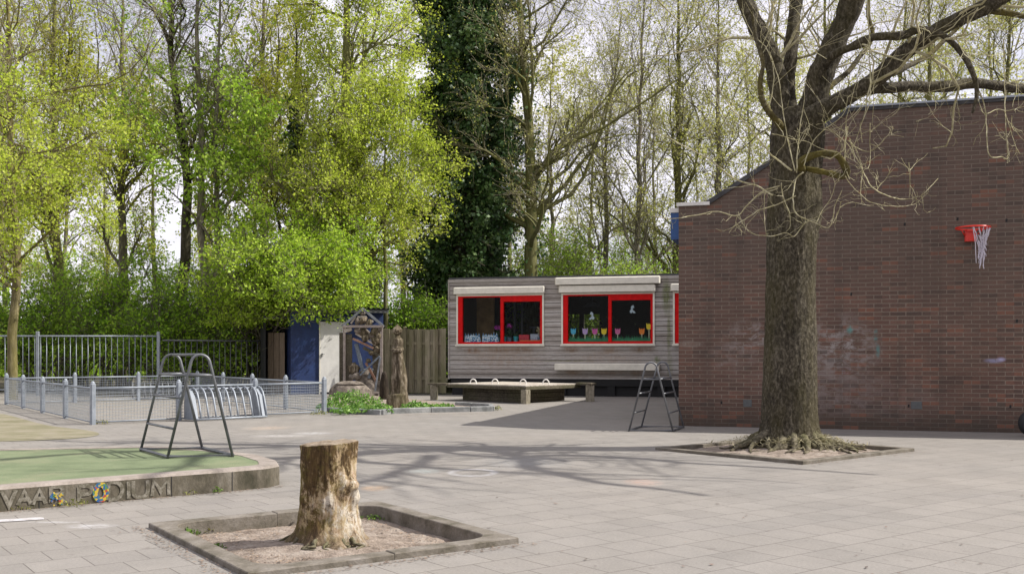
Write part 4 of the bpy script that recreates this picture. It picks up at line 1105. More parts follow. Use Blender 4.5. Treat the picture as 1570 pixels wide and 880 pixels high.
# ------------------------------------------------------------------ close-boarded fence by the cabin
wf0 = A3(590, 600, 27.9); wf1 = A3(684, 600, 27.55); wf0.z = wf1.z = 0
wf = thing('board_fence', 'mossy grey timber board fence between the shed and the cabin', 'fence', ((wf0+wf1)/2)[:], math.atan2((wf1-wf0).y, (wf1-wf0).x))
L = (wf1-wf0).length; mb = MB(); rr = random.Random(2); x = -L/2 - .1; k = 0
while x < L/2 - .05:
    y = -.03 if k % 2 else .03
    mb.bevbox(x, x+.135, y-.011, y+.011, .04, 1.78+rr.uniform(-.02, .02), .004); x += .115; k += 1
build('boards', mb, M_fencewood, wf, world=False)
for z in (.4, 1.35):
    mb = MB(); mb.box(-L/2-.1, L/2, -.018, .018, z, z+.09); build('rail', mb, M_fencewood, wf, world=False)
mb = MB(); mb.bevbox(-.33, -.25, -.06, .04, 0, 1.85, .01); build('post', mb, M_fencewood, wf, world=False)

# ------------------------------------------------------------------ planted bed with carvings
kb = thing('border_kerb', 'low grey stone kerb along the planted bed with the carvings', 'kerb', G(630, 632)[:])
path = [G(498, 632), G(540, 634.5), G(585, 636), G(600, 634), G(660, 632), G(720, 631), G(755, 630), G(752, 626), G(700, 623)]
mb = MB()
for k in range(len(path)-1):
    a, b = path[k], path[k+1]; d = (b-a).normalized(); n = Vector((-d.y, d.x, 0)); L = (b-a).length
    m = max(1, round(L/.6)) 
    for j in range(m):
        MM = Matrix(((d.x, n.x, 0, a.x + d.x*L*j/m), (d.y, n.y, 0, a.y + d.y*L*j/m), (0, 0, 1, 0), (0, 0, 0, 1)))
        mb.bevbox(.006, L/m-.006, -.04, .06, 0, .10, .012, MM)
build('kerb_stones', mb, mottled('blue_grey_kerb', (.12, .125, .12), (.20, .205, .20), 5, .9, bump_s=.5, c=(.28, .28, .27)), kb)
mb = MB(); bed = [G(502, 631), G(585, 634), G(650, 630), G(745, 627), G(690, 620), G(640, 614), G(560, 607), G(505, 610)]
mb.add([(p.x, p.y, .03) for p in bed], [tuple(range(len(bed)))])
build('planted_soil', mb, M_soil, kind='structure')
# totem: carved figure-like post, a single continuous carved surface
tp_ = G(609, 626.5)
s = tp_.y/F
prof_ = [(626.5, -38, 28), (615, -36, 27), (603, -33, 26), (590, -22, 24), (575, -17, 22), (560, -15, 18), (548, -13, 14), (541, -9, 11), (536, -9.5, 11), (531, -10, 12), (527, -8, 9), (523, -8.5, 10.5), (516, -8, 11), (508, -4, 6), (504, -5.5, 6), (500, -4, 5), (496, -1, 1)]
# widths (left,right px) around x=610
prof_ = [(0.0, -17, 17), (.09, -17, 17.5), (.17, -16, 17), (.175, -11, 17), (.3, -10.5, 16), (.45, -9.5, 13.5), (.58, -8.5, 10.5), (.66, -8, 8.5), (.68, -7.5, 9), (.70, -9.5, 10), (.725, -9.8, 10), (.735, -8, 9), (.78, -8.5, 10), (.82, -7.5, 9.5), (.845, -4.5, 5.5), (.865, -3, 4), (.88, -4.5, 5), (.905, -7.5, 7.5), (.94, -8, 8), (.965, -5, 5.5), (.98, -2.5, 3), (1.0, -.8, .8)]
H = (626.5-497)*s
from mathutils import noise as mn
def tot(u, v):
    k = v*(len(prof_)-1); i = min(int(k), len(prof_)-2); t = k-i
    z = prof_[i][0]*(1-t)+prof_[i+1][0]*t; l = prof_[i][1]*(1-t)+prof_[i+1][1]*t; r = prof_[i][2]*(1-t)+prof_[i+1][2]*t
    cx, rx = (l+r)/2*s, (r-l)/2*s
    a = 2*math.pi*u; q = mn.noise(Vector((math.cos(a)*2, math.sin(a)*2, z*6)))*.10
    groove = -.42*math.exp(-((math.cos(a)+.05)/.16)**2)*(1 if .18 < z < .66 and math.sin(a) < 0 else 0)
    groove += -.10*(1+math.cos(6*a))/2*(1 if .18 < z < .6 else .4)
    k2 = 1+q+groove
    return (cx + rx*k2*math.cos(a), rx*.9*k2*math.sin(a), z*H)
tt = thing('carved_totem', 'tall weathered wooden carving of a draped figure at the edge of the planted bed', 'carving', tp_[:])
mb = MB(); mb.grid(tot, 48, 110, closed_u=True); build('figure', mb, M_carve, tt, world=False)
mb = MB()
mb.tube([(-9*s, -.06, .70*H), (-3*s, -.13, .685*H), (3*s, -.13, .685*H), (9.5*s, -.07, .705*H)], [.03, .05, .05, .03], 8)
build('folded_arms', mb, M_carve, tt, world=False)
mb = MB(); mb.ellipsoid((-2.6*s, -.075, .925*H), (.018, .02, .028), 8, 6); mb.ellipsoid((2.6*s, -.075, .925*H), (.018, .02, .028), 8, 6); mb.tube([(0, -.09, .945*H), (0, -.125, .91*H)], [.01, .022], 6); mb.ellipsoid((0, -.085, .89*H), (.035, .02, .012), 8, 5)
build('face', mb, M_carve, tt, world=False)
# small dark stump left of the totem
c = G(589, 614)
mb = MB(); mb.grid(lambda u, v: ((.115-.05*v**3)*math.cos(6.283*u)*(1+.1*math.sin(3*6.283*u)), .09*math.sin(6.283*u), .62*v), 20, 12, closed_u=True); mb.ellipsoid((0, 0, .60), (.062, .085, .10), 14, 8)
build('dark_log', mb, bark_mat('dark_wet_log', (.01, .008, .006), (.03, .022, .015), (.07, .055, .035), 3), world=False, loc=c[:], label='short dark upright log just left of the carved totem', cat='log')

# house-shaped frame sculpture
sY = 26.6
scp = thing('scrap_sculpture', 'open house shaped frame filled with scrap timber and carved pieces in front of the shed', 'sculpture', A3(556, 603, sY).xy.to_3d()[:])
def S(px, py, dy=0): return A3(px, py, sY+dy)
fm = mottled('weathered_pinkish_frame', (.20, .165, .14), (.34, .29, .255), 6, .85); gm_ = mottled('grey_frame_metal', (.12, .13, .14), (.24, .26, .28), 6, .6)
scrap_b = plain('faded_blue_board', (.20, .235, .27), .8, 0, .3); scrap_r = mottled('rusty_board', (.16, .07, .04), (.32, .2, .14), 8, .9)
def bar(px0, py0, px1, py1, w, mat, name, dy=0.0, dep=.05):
    a, b = S(px0, py0, dy), S(px1, py1, dy); d = (b-a).normalized(); n = Vector((0, 1, 0)); e = d.cross(n)
    MM = Matrix(((d.x, n.x, e.x, a.x), (d.y, n.y, e.y, a.y), (d.z, n.z, e.z, a.z), (0, 0, 0, 1)))
    m = MB(); m.bevbox(0, (b-a).length, -dep/2, dep/2, -w/2, w/2, .004, MM); build(name, m, mat, scp)
bar(528, 500, 528, 605, .065, fm, 'post'); bar(585, 500, 585, 604, .065, fm, 'post'); bar(525, 500.5, 588, 500.5, .06, fm, 'lintel', -.06)
bar(524, 501, 556.5, 473, .06, gm_, 'rafter', -.03); bar(589, 501, 555.5, 473, .06, gm_, 'rafter', .03)
bar(572, 602, 588, 602, .05, fm, 'foot', -.06)
bar(535, 512, 535, 585, .17, M_oldwood, 'board', .07); bar(523, 510, 523, 592, .09, M_oldwood, 'board', .10)
bar(541, 519, 573, 534, .055, scrap_r, 'strip', .0); bar(545, 511, 576, 529, .05, M_palewood, 'strip', .05); bar(557, 533, 581, 545, .08, M_oldwood, 'strip', .04)
bar(552, 575, 582, 546, .045, scrap_b, 'strip', -.04); bar(575, 600, 583, 548, .045, gm_, 'strip', -.02); bar(561, 556, 577, 585, .06, scrap_r, 'strip', .05)
bar(546, 527, 556, 568, .10, scrap_b, 'board', .12); bar(548, 486, 562, 486, .05, M_palewood, 'strip', .02); bar(538, 496, 545, 485, .05, M_palewood, 'strip', .02); bar(563, 498, 572, 492, .05, M_palewood, 'strip', .01)
bar(565, 580, 571, 565, .07, scrap_b, 'strip', .1); bar(528, 508, 539, 504, .09, M_palewood, 'strip', -.01)
bar(577, 503, 577, 600, .20, M_oldwood, 'board', .13); bar(552, 503, 574, 520, .16, M_palewood, 'board', .12); bar(530, 597, 584, 592, .30, M_stone, 'board', .12)
rr = random.Random(6)
pieces = [(555, 510, .16, .12), (560, 518, .12, .10), (576, 522, .12, .11), (575, 508, .12, .12), (580, 515, .09, .1), (570, 514, .10, .08), (549, 507, .10, .07), (578, 537, .11, .1), (570, 541, .08, .06), (556, 492, .13, .08), (548, 493, .08, .1), (566, 494, .09, .09), (556, 481, .07, .07), (542, 565, .14, .16), (546, 576, .13, .12), (539, 578, .1, .1), (565, 553, .07, .06), (582, 505, .07, .08), (533, 505, .1, .08), (561, 500, .1, .06)]
for (px, py, rx, rz_) in pieces:
    m = MB(); p = S(px, py, rr.uniform(0, .08)); m.ellipsoid((0, 0, 0), (rx, .07, rz_), 9, 6, .28, rr, Matrix.Translation(p) @ Matrix.Rotation(rr.uniform(-.8, .8), 4, 'Y'))
    build('carved_piece', m, M_carve if rr.random() < .6 else M_stone, scp)
for (px, py, rx, rz_, lab) in ((537, 601, .52, .42, 'broad rounded carved stone with a dark mouth like slot under the house shaped frame'), (566, 603, .40, .72, 'tall rounded brown stone inside the foot of the house shaped frame')):
    m = MB(); rr2 = random.Random(px); z0 = 0
    cpt = G(px, 609 if px < 550 else 606)
    def st(u, v, rx=rx, rz_=rz_, px=px):
        a = 2*math.pi*u; t = v*math.pi/2
        k = 1+.16*mn.noise(Vector((math.cos(a)*1.4, math.sin(a)*1.4, v*2+px)))
        sl_ = 0
        if px < 550 and .50 < v < .60 and math.sin(a) < -.2: sl_ = -.16
        return (rx*(k+sl_)*math.cos(a)*math.cos(t)**.6, .36*(k+sl_)*math.sin(a)*math.cos(t)**.6, rz_*math.sin(t))
    m.grid(st, 40, 26, closed_u=True)
    build('carved_stone', m, M_stone, world=False, loc=cpt[:], label=lab, cat='stone')

# ------------------------------------------------------------------ sawn stump
def mat_stump():
    m, nt, p, out = newmat('stump_wood')
    co = ocoord(nt); s3 = N(nt, 'ShaderNodeSeparateXYZ', {0: co})
    fib = noise(nt, scaled(nt, co, (1, 1, .14)), 48, 8, .75, .2)
    patch = noise(nt, scaled(nt, co, (1, 1, .55)), 10, 9, .78, .25)
    wood = ramp(nt, fib, [(.3, (.14, .08, .04)), (.5, (.42, .30, .19)), (.72, (.66, .58, .47))])
    bark = ramp(nt, fib, [(.3, (.022, .014, .008)), (.52, (.10, .062, .026)), (.75, (.26, .18, .08))])
    och = mixc(nt, ramp(nt, noise(nt, co, 13, 6, .7), [(.4, 0.0), (.6, .8)]), wood, (.40, .31, .16))
    # bare wood shows on the right lower face, moss and bark on the left and top band
    k = math_(nt, 'ADD', patch, math_(nt, 'ADD', math_(nt, 'MULTIPLY', s3.outputs[0], .40), math_(nt, 'MULTIPLY', math_(nt, 'ABSOLUTE', math_(nt, 'SUBTRACT', s3.outputs[2], .24)), -.28)))
    col = mixc(nt, ramp(nt, k, [(.43, 0.0), (.49, 1.0)]), bark, och)
    col = mixc(nt, ramp(nt, k, [(.52, 0.0), (.60, .9)]), col, (.66, .60, .50))
    mo = math_(nt, 'ADD', noise(nt, co, 9, 7, .75), math_(nt, 'MULTIPLY', s3.outputs[0], -.35))
    col = mixc(nt, ramp(nt, mo, [(.5, 0.0), (.66, .75)]), col, (.15, .125, .028))
    drk = noise(nt, scaled(nt, co, (1, 1, .6)), 22, 8, .82, .2)
    col = mixc(nt, ramp(nt, drk, [(.54, 0.0), (.60, .8)]), col, (.045, .027, .014))
    foot = ramp(nt, s3.outputs[2], [(.0, .7), (.13, 0.0)])
    col = mixc(nt, foot, col, ramp(nt, fib, [(.35, (.07, .05, .033)), (.65, (.21, .16, .115))]))
    # sawn top
    nz = N(nt, 'ShaderNodeSeparateXYZ', {0: N(nt, 'ShaderNodeNewGeometry').outputs['Normal']}).outputs[2]
    topc = ramp(nt, noise(nt, co, 18, 6, .7), [(.35, (.17, .125, .08)), (.65, (.40, .33, .25))])
    col = mixc(nt, math_(nt, 'MULTIPLY', ramp(nt, nz, [(.8, 0.0), (.93, 1.0)]), ramp(nt, s3.outputs[2], [(.48, 0.0), (.5, 1.0)])), col, topc)
    h = math_(nt, 'ADD', math_(nt, 'ADD', fib, math_(nt, 'MULTIPLY', patch, 1.2)), math_(nt, 'MULTIPLY', drk, .8))
    setp(nt, p, Base_Color=col, Roughness=.9, Specular_IOR_Level=.2, Normal=bump(nt, h, .9, .02))
    return m
stump = thing('tree_stump', 'waist low sawn tree stump with peeling mossy bark in the kerbed soil bed', 'tree stump', (STX, STY, -.03))
SH = .615
rr = random.Random(12)
nroot = [(math.radians(a), w, l) for a, w, l in ((200, .32, .17), (250, .28, .10), (292, .26, .20), (335, .30, .16), (20, .3, .12), (75, .3, .12), (130, .3, .14), (175, .26, .12))]
def stf(u, v):
    a = 2*math.pi*u; z = v*SH
    r = .166 + .012*(1-v)
    r += .030*math.exp(-z/.14) + .02*math.exp(-((z-.56)/.05)**2)*0
    for (ra_, w, l) in nroot:
        da = (a-ra_+math.pi) % (2*math.pi) - math.pi
        r += .55*l*math.exp(-(da/w)**2)*math.exp(-z/.05)
    c, s_ = math.cos(a), math.sin(a)
    r += .013*mn.noise(Vector((c*2.2, s_*2.2, z*4))) + .009*mn.noise(Vector((c*6, s_*6, z*7))) + .006*mn.noise(Vector((c*22, s_*22, z*8))) + .004*mn.noise(Vector((c*45, s_*45, z*30)))
    # burl at the upper right
    r += .05*math.exp(-(((a-math.radians(330)+math.pi) % (2*math.pi)-math.pi)/.30)**2 - ((z-.36)/.055)**2)*(1+.5*mn.noise(Vector((c*20, s_*20, z*30))))
    r += .03*math.exp(-(((a-math.radians(345)+math.pi) % (2*math.pi)-math.pi)/.2)**2 - ((z-.28)/.04)**2)
    return (r*c, r*s_*.95, z + (.012*c + .006*mn.noise(Vector((c*3, s_*3, 7))))*v)
mb = MB(); mb.grid(stf, 128, 90, closed_u=True)
def sttop(u, v):
    p = Vector(stf(u, 1.0)); c0_ = Vector((0, 0, SH+.006))
    q = p.lerp(c0_, v); q.z += .006*mn.noise(q*22) + (.008*math.sin(min(1, v*8)*math.pi/2)); return q
mb.grid(sttop, 128, 16, closed_u=True)
build('trunk', mb, mat_stump(), stump, world=False)
mb = MB()
for k in range(13):
    a = rr.uniform(0, 6.283); 
    if k < 9: a = rr.uniform(math.radians(190), math.radians(355))
    r0_ = .17+rr.uniform(0, .05); L = rr.uniform(.06, .15); pts = []
    for i in range(6):
        t = i/5; rad_ = r0_ + L*t; aa = a + .35*t*rr.uniform(-1, 1)
        pts.append((rad_*math.cos(aa), rad_*math.sin(aa), .055*(1-t)**1.2 - .01 + rr.uniform(-.004, .008)))
    mb.tube(pts, np.linspace(.017, .005, 6)*rr.uniform(.6, 1.3), 7)
build('root', mb, M_root, stump, world=False)

# ------------------------------------------------------------------ small debris and weeds
def debris(name, spots, mat, label_kind, size, asp=.4, seed=0, zoff=.006):
    rng = np.random.default_rng(seed); P = np.array(spots, float)
    q = leafquads(P, size, rng, asp); q[:, :, 2] = P[:, None, 2] + np.abs(q[:, :, 2]-P[:, None, 2])*.25 + zoff
    o = quads_mesh(name, q, mat, None); o['kind'] = 'stuff'; return o
rng = np.random.default_rng(5)
sp = []
def along(a, b, n, spread, z=0.0):
    for _ in range(n):
        t = rng.random(); p = a.lerp(b, t); sp.append((p.x + rng.normal()*spread, p.y + rng.normal()*spread, z))
inn1 = SQ1
def outset(sq, d): return inset(sq, -d)
o1 = outset(SQ1, .07); o2 = outset(SQ2, .08)
along(o1[3], o1[0], 500, .035); along(o1[0], o1[1], 380, .03); along(o1[1], o1[2], 60, .03)
along(o2[0], o2[1], 260, .04); along(o2[3], o2[0], 120, .04)
fp = [Vector((x, y, 0)) for x, y in front]
for a, b in zip(fp[:-1], fp[1:]): along(a + Vector((.03, -.05, 0)), b + Vector((.03, -.05, 0)), int(220*(b-a).length), .03)
along(PA + ps*.1, PB + ps*.1, 700, .06); along(PA - Vector((.1, .1, 0)), PD - Vector((.1, .1, 0)), 700, .1)
along(G(500, 638), G(755, 634), 900, .08)
M_deb = leaf_mat('dry_debris', (.07, .045, .03), (.17, .11, .075), (.29, .21, .15), 3, 0)
debris('ground_litter', sp, M_deb, '', .022, .5, 1)
sp = []
for _ in range(420):
    y = 5 + 22*rng.random()**1.3; x = (rng.random()*1.1-.5)*y*1.0
    if y < 16 or x < 2: sp.append((x, y, 0))
debris('fallen_leaves', sp, leaf_mat('fallen_leaf', (.03, .02, .015), (.09, .055, .04), (.22, .13, .09), 3, 0), '', .035, .6, 2)
sp = []
s2 = inset(SQ1, .2)
for _ in range(1800):
    u, v = rng.random(), rng.random(); p = s2[0]*(1-u)*(1-v)+s2[1]*u*(1-v)+s2[2]*u*v+s2[3]*(1-u)*v
    sp.append((p.x, p.y, -.06))
debris('soil_litter', sp, leaf_mat('twig_litter', (.05, .03, .02), (.17, .11, .07), (.36, .26, .18), 3, 0), '', .026, .4, 3, .02)
# weeds: individual tufts
weedm = leaf_mat('weed_leaves', (.06, .13, .02), (.12, .22, .035), (.22, .32, .07), 6, .35)
weedy = leaf_mat('yellow_weed_leaves', (.10, .13, .025), (.20, .22, .05), (.32, .30, .09), 6, .35)
def tuft(p, r, h, n, size, mat, label, group='small weeds along the kerbs', name='weed_tuft'):
    a = rng.random(n)*6.283; rr_ = rng.random(n)**.7*r
    P = np.stack([p[0]+rr_*np.cos(a), p[1]+rr_*np.sin(a), p[2]+rng.random(n)*h*(1-.5*rr_/r)+.01], 1)
    t = thing(name, label, 'weed' if name == 'weed_tuft' else 'plant', (p[0], p[1], p[2]), 0, group)
    quads_mesh('leaves', leafquads(P, size, rng, .45, .8), mat, t); return t
def isq(px, py, z): g_ = G(px, py, z); return (g_.x, g_.y, z)
tuft(isq(287, 822, -.06), .09, .05, 90, .03, weedm, 'green weed patch at the left corner inside the stump bed')
tuft(isq(318, 816, -.06), .07, .04, 60, .025, weedy, 'yellowish weeds along the inner left kerb of the stump bed')
tuft(isq(334, 842, -.06), .05, .03, 50, .025, weedm, 'small green weeds at the front left inside the stump bed')
tuft(isq(572, 797, -.06), .10, .035, 60, .025, weedm, 'green weeds behind the stump along the back kerb')
tuft(isq(627, 806, -.06), .03, .04, 34, .03, weedm, 'single bright green sprout by the right kerb of the stump bed')
tuft(isq(112, 775, 0), .12, .05, 120, .02, weedy, 'yellow green weeds at the podium foot under the mosaic letters')
tuft(isq(33, 781, 0), .08, .03, 60, .02, weedy, 'thin weeds at the podium foot near the left edge')
tuft(isq(291, 758, 0), .06, .04, 50, .02, weedy, 'small weeds at the podium foot right of the lettering')
tuft(isq(333, 755, 0), .05, .05, 50, .022, weedm, 'green weed at the podium foot towards its right end')
tuft(isq(155, 650, 0), .12, .08, 70, .03, weedy, 'weeds beside the near corner post of the pen')
tuft(isq(490, 636, 0), .18, .09, 120, .03, weedy, 'weeds at the right corner post of the pen')
tuft(isq(764, 629, 0), .08, .1, 60, .04, weedy, 'weed at the end of the grey stone kerb')
# bed plants: leafy clumps, each its own plant
bedg = leaf_mat('bed_leaves', (.06, .15, .02), (.13, .27, .045), (.27, .42, .09), 5, .35)
labs = [(508, 629, .3, .22, 'broad leaved clump beside the pen corner'), (522, 622, .35, .4, 'tall bright grassy clump in front of the white door'), (541, 618, .42, .42, 'densest bright green clump in front of the broad stone'), (548, 630, .35, .2, 'low leaves on the front kerb left of centre'),
        (562, 622, .38, .32, 'light green clump right of the broad stone'), (574, 632, .3, .18, 'low leaves on the kerb left of the dark log'), (586, 632, .25, .22, 'leaves at the foot of the totem, left side'), (636, 628, .3, .22, 'leafy clump right of the totem'), (652, 626, .3, .12, 'flat thin leaves further right of the totem'), (680, 625, .25, .10, 'last small leaves near the kerb end'), (530, 633, .3, .14, 'low bright leaves at the kerb in front of the tall clump')]
for (px, py, r, h, lab) in labs:
    c = G(px, py, .03)
    tuft((c.x, c.y, .03), r*.95, h*.8, int(700*r), .075, bedg, lab, 'leafy plants in the bed', 'bed_plant')
# ------------------------------------------------------------------ tree growing (all arrays, fast)
def nrmz(a): return a/(np.linalg.norm(a, axis=-1, keepdims=True)+1e-9)
def batch_tubes(P, R, sides=3):
    n, k, _ = P.shape
    T = np.empty_like(P); T[:, 1:-1] = P[:, 2:]-P[:, :-2]; T[:, 0] = P[:, 1]-P[:, 0]; T[:, -1] = P[:, -1]-P[:, -2]; T = nrmz(T)
    ref = np.tile(np.array([.31, .17, .93]), (n, 1)); bad = np.abs((T[:, 0]*ref).sum(1)) > .95; ref[bad] = (1, 0, 0)
    U = nrmz(np.cross(T, ref[:, None, :])); W = np.cross(T, U)
    a = np.arange(sides)*2*math.pi/sides
    V = P[:, :, None, :] + R[:, :, None, None]*(np.cos(a)[None, None, :, None]*U[:, :, None, :] + np.sin(a)[None, None, :, None]*W[:, :, None, :])
    idx = np.arange(n*k*sides).reshape(n, k, sides); nx = np.roll(idx, -1, 2)
    Fq = np.stack([idx[:, :-1], nx[:, :-1], nx[:, 1:], idx[:, 1:]], -1).reshape(-1, 4)
    return V.reshape(-1, 3), Fq
def tubes_mesh(name, parts, mat, parent, smooth=True):
    vs, fs, o = [], [], 0
    for V, Fq in parts: vs.append(V); fs.append(Fq+o); o += len(V)
    V = np.concatenate(vs); Fq = np.concatenate(fs).astype(np.int32)
    M = ROOTM[parent.name] if parent is not None else Matrix.Identity(4); A = np.array(M.inverted()); V = V @ A[:3, :3].T + A[:3, 3]
    me = bpy.data.meshes.new(name); me.vertices.add(len(V)); me.vertices.foreach_set('co', V.astype(np.float32).ravel())
    me.loops.add(Fq.size); me.loops.foreach_set('vertex_index', Fq.ravel())
    me.polygons.add(len(Fq)); me.polygons.foreach_set('loop_start', np.arange(0, Fq.size, 4, dtype=np.int32))
    me.polygons.foreach_set('use_smooth', np.full(len(Fq), smooth))
    me.update(calc_edges=True); me.materials.append(mat)
    ob = bpy.data.objects.new(name, me); COL.objects.link(ob)
    if parent is not None: ob.parent = parent
    ROOTM[ob.name] = M
    return ob
def sprout(rng, P, R, m, t0, L, k, ang, up=.0, wander=.25, rfac=.5, rend=.25, t1=.97, droop=0.0, taper=.5, rmin=0.004):
    """m children on every parent polyline; L=(min,max) metres; ang=(min,max) degrees from the parent's direction"""
    n, kp, _ = P.shape
    idx = np.repeat(np.arange(n), m); N_ = len(idx)
    t = rng.uniform(t0, t1, N_)*(kp-1); i = np.minimum(t.astype(int), kp-2); f = (t-i)[:, None]
    pos = P[idx, i]*(1-f) + P[idx, i+1]*f; tan = nrmz(P[idx, i+1]-P[idx, i]); r = R[idx, i]*(1-f[:, 0]) + R[idx, i+1]*f[:, 0]
    rnd = rng.normal(size=(N_, 3)); perp = nrmz(rnd - tan*(rnd*tan).sum(1)[:, None])
    an = np.radians(rng.uniform(ang[0], ang[1], N_))[:, None]
    d = nrmz(tan*np.cos(an) + perp*np.sin(an)); d[:, 2] += up*.6; d = nrmz(d)
    ln = rng.uniform(L[0], L[1], N_)*(1 - taper*(t/(kp-1)-t0)/(1-t0+1e-6)); st = (ln/(k-1))[:, None]
    Q = np.empty((N_, k, 3)); Q[:, 0] = pos
    for j in range(1, k):
        d = nrmz(d + rng.normal(size=(N_, 3))*wander/math.sqrt(k-1)*1.3 + np.array([0, 0, (up - droop*(1 if j < k*.65 else -1.6))*1.4/(k-1)]))
        Q[:, j] = Q[:, j-1] + d*st
    r0 = np.minimum(r*.8, np.maximum(rmin, r*rfac))
    RR_ = r0[:, None]*np.linspace(1, rend, k)[None, :]
    return Q, np.maximum(RR_, rmin*.6)
def leafmass(rng, Q, per, jit, size, asp=.6, tmin=.35, up=0.0):
    n, k, _ = Q.shape
    idx = np.repeat(np.arange(n), per); t = rng.uniform(tmin, 1, len(idx))*(k-1); i = np.minimum(t.astype(int), k-2); f = (t-i)[:, None]
    P = Q[idx, i]*(1-f)+Q[idx, i+1]*f + rng.normal(size=(len(idx), 3))*jit
    P[:, 2] = np.maximum(P[:, 2], .03)
    return leafquads(P, size, rng, asp, up)
def trunk_line(rng, x, y, h, r, lean=(0, 0), k=16, wob=.12, flare=1.25):
    t = np.linspace(0, 1, k); w = np.cumsum(rng.normal(size=(k, 2))*wob/math.sqrt(k), 0); w -= w[0]
    P = np.stack([x + lean[0]*t*h + w[:, 0]*h*.12, y + lean[1]*t*h + w[:, 1]*h*.12, t*h - .05], 1)[None]
    R = (r*(1-.88*t**1.1))[None].copy(); R[0, 0] *= flare
    return P, R
B_dark = bark_mat('dark_bark', (.018, .015, .011), (.055, .046, .034), (.12, .105, .08), 3, .03, moss=(.06, .065, .02), mk=.4)
B_grey = bark_mat('grey_bark', (.06, .055, .042), (.17, .15, .115), (.33, .30, .24), 3, .02, moss=(.13, .13, .04), mk=.5)
B_moss = bark_mat('mossy_bark', (.045, .042, .02), (.115, .11, .05), (.21, .20, .105), 3, .02, moss=(.15, .15, .03), mk=.8)
B_yel = bark_mat('yellow_lichen_bark', (.05, .042, .02), (.13, .11, .055), (.25, .21, .12), 3, .02, moss=(.22, .19, .04), mk=.6)
B_twig = bark_mat('woodland_twig_bark', (.14, .125, .08), (.27, .24, .155), (.42, .385, .27), 1.5, .004, (1, 1, 1), .3)
L_yel = leaf_mat('yellow_green_leaves', (.26, .36, .025), (.45, .55, .05), (.64, .70, .13), .55, .6)
L_olive = leaf_mat('olive_spring_leaves', (.25, .31, .02), (.44, .48, .035), (.60, .60, .10), .55, .5)
L_green = leaf_mat('fresh_green_leaves', (.18, .32, .025), (.34, .51, .045), (.52, .67, .11), .55, .5)
L_bush = leaf_mat('bush_leaves', (.19, .33, .018), (.37, .54, .035), (.55, .70, .10), .8, .5)
L_under = leaf_mat('undergrowth_leaves', (.13, .26, .015), (.27, .46, .03), (.46, .64, .07), .6, .4)
L_ivy = leaf_mat('ivy_leaves', (.020, .052, .014), (.052, .11, .030), (.15, .22, .07), .9, .12, .38, .5)
L_bud = leaf_mat('bud_leaves', (.28, .30, .06), (.46, .47, .11), (.62, .61, .22), .6, .5)
def gx(px, Y): return (px-785.0)*Y/F

LEAFK = 3.0
def wood_tree(name, label, px, Y, h, r, seed, bark, leaf=None, lean=(0, 0), clear=.25, nb=22, bl=(2.2, 4.2), ang=(25, 55), up=.35,
              nsub=7, ntw=6, per=6, size=.09, group=None, wander=.35, stems=1, jit=.085, tw_l=(.5, 1.1), sub_l=(.9, 2.0), twigmat=None, ivy=0, cat='tree', leaf_hi=None, wob=.12, k0=16, dx=None):
    rng = np.random.default_rng(seed); x = gx(px, Y) if dx is None else dx
    bl = (bl[0]*1.1, bl[1]*1.3); nb = int(nb*1.25); nsub += 2; ntw += 2; per = int(math.ceil(per*LEAFK)) ; size *= 1.2
    t = thing(name, label, cat, (x, Y, 0), 0, group)
    TP, TR = [], []
    for s_ in range(stems):
        P, R = trunk_line(rng, x + (s_-(stems-1)/2)*.35, Y + .1*s_, h*(1-.08*s_), r*(1-.15*s_), (lean[0] + (s_-(stems-1)/2)*.04, lean[1]), k=k0, wob=wob)
        TP.append(P); TR.append(R)
    TP = np.concatenate(TP); TR = np.concatenate(TR)
    bl = (bl[0]*.6, bl[1]*1.2)
    B1, R1 = sprout(rng, TP, TR, nb, clear, bl, 9, ang, up, wander*1.25, .42, .22, .98, taper=.35, rmin=.008)
    B2, R2 = sprout(rng, B1, R1, nsub, .18, sub_l, 6, (25, 60), up*.6, wander, .5, .3, 1.0, taper=.4, rmin=.006)
    B3, R3 = sprout(rng, B2, R2, ntw, .15, tw_l, 4, (20, 60), up*.3, .35, .5, .4, 1.0, taper=.3, rmin=.0048)
    tubes_mesh('trunk', [batch_tubes(TP, TR, 12)], bark, t)
    tubes_mesh('branches', [batch_tubes(B1, R1, 6), batch_tubes(B2, R2, 4)], bark, t)
    tubes_mesh('twigs', [batch_tubes(B3, R3, 3)], twigmat or B_twig, t)
    if leaf is not None:
        Q = B3
        if leaf_hi is not None:
            zz = B3[:, -1, 2]; keep = rng.random(len(B3)) < np.clip((leaf_hi - zz)/3.0 + .15, .12, 1); Q = B3[keep]
        quads_mesh('crown', leafmass(rng, Q, per, jit, size), leaf, t)
    if ivy:
        tt_ = rng.random(ivy)**.8*.8; i = np.minimum((tt_*(TP.shape[1]-1)).astype(int), TP.shape[1]-2); f = (tt_*(TP.shape[1]-1)-i)[:, None]
        C_ = TP[0, i]*(1-f)+TP[0, i+1]*f; a = rng.random(ivy)*6.283; rad_ = TR[0, i]+ .08 + .35*rng.random(ivy)**2*(1+.8*np.sin(tt_*23))
        C_[:, 0] += rad_*np.cos(a); C_[:, 1] += rad_*np.sin(a)
        quads_mesh('ivy', leafquads(C_, .11, rng, .8), L_ivy, t)
    return t

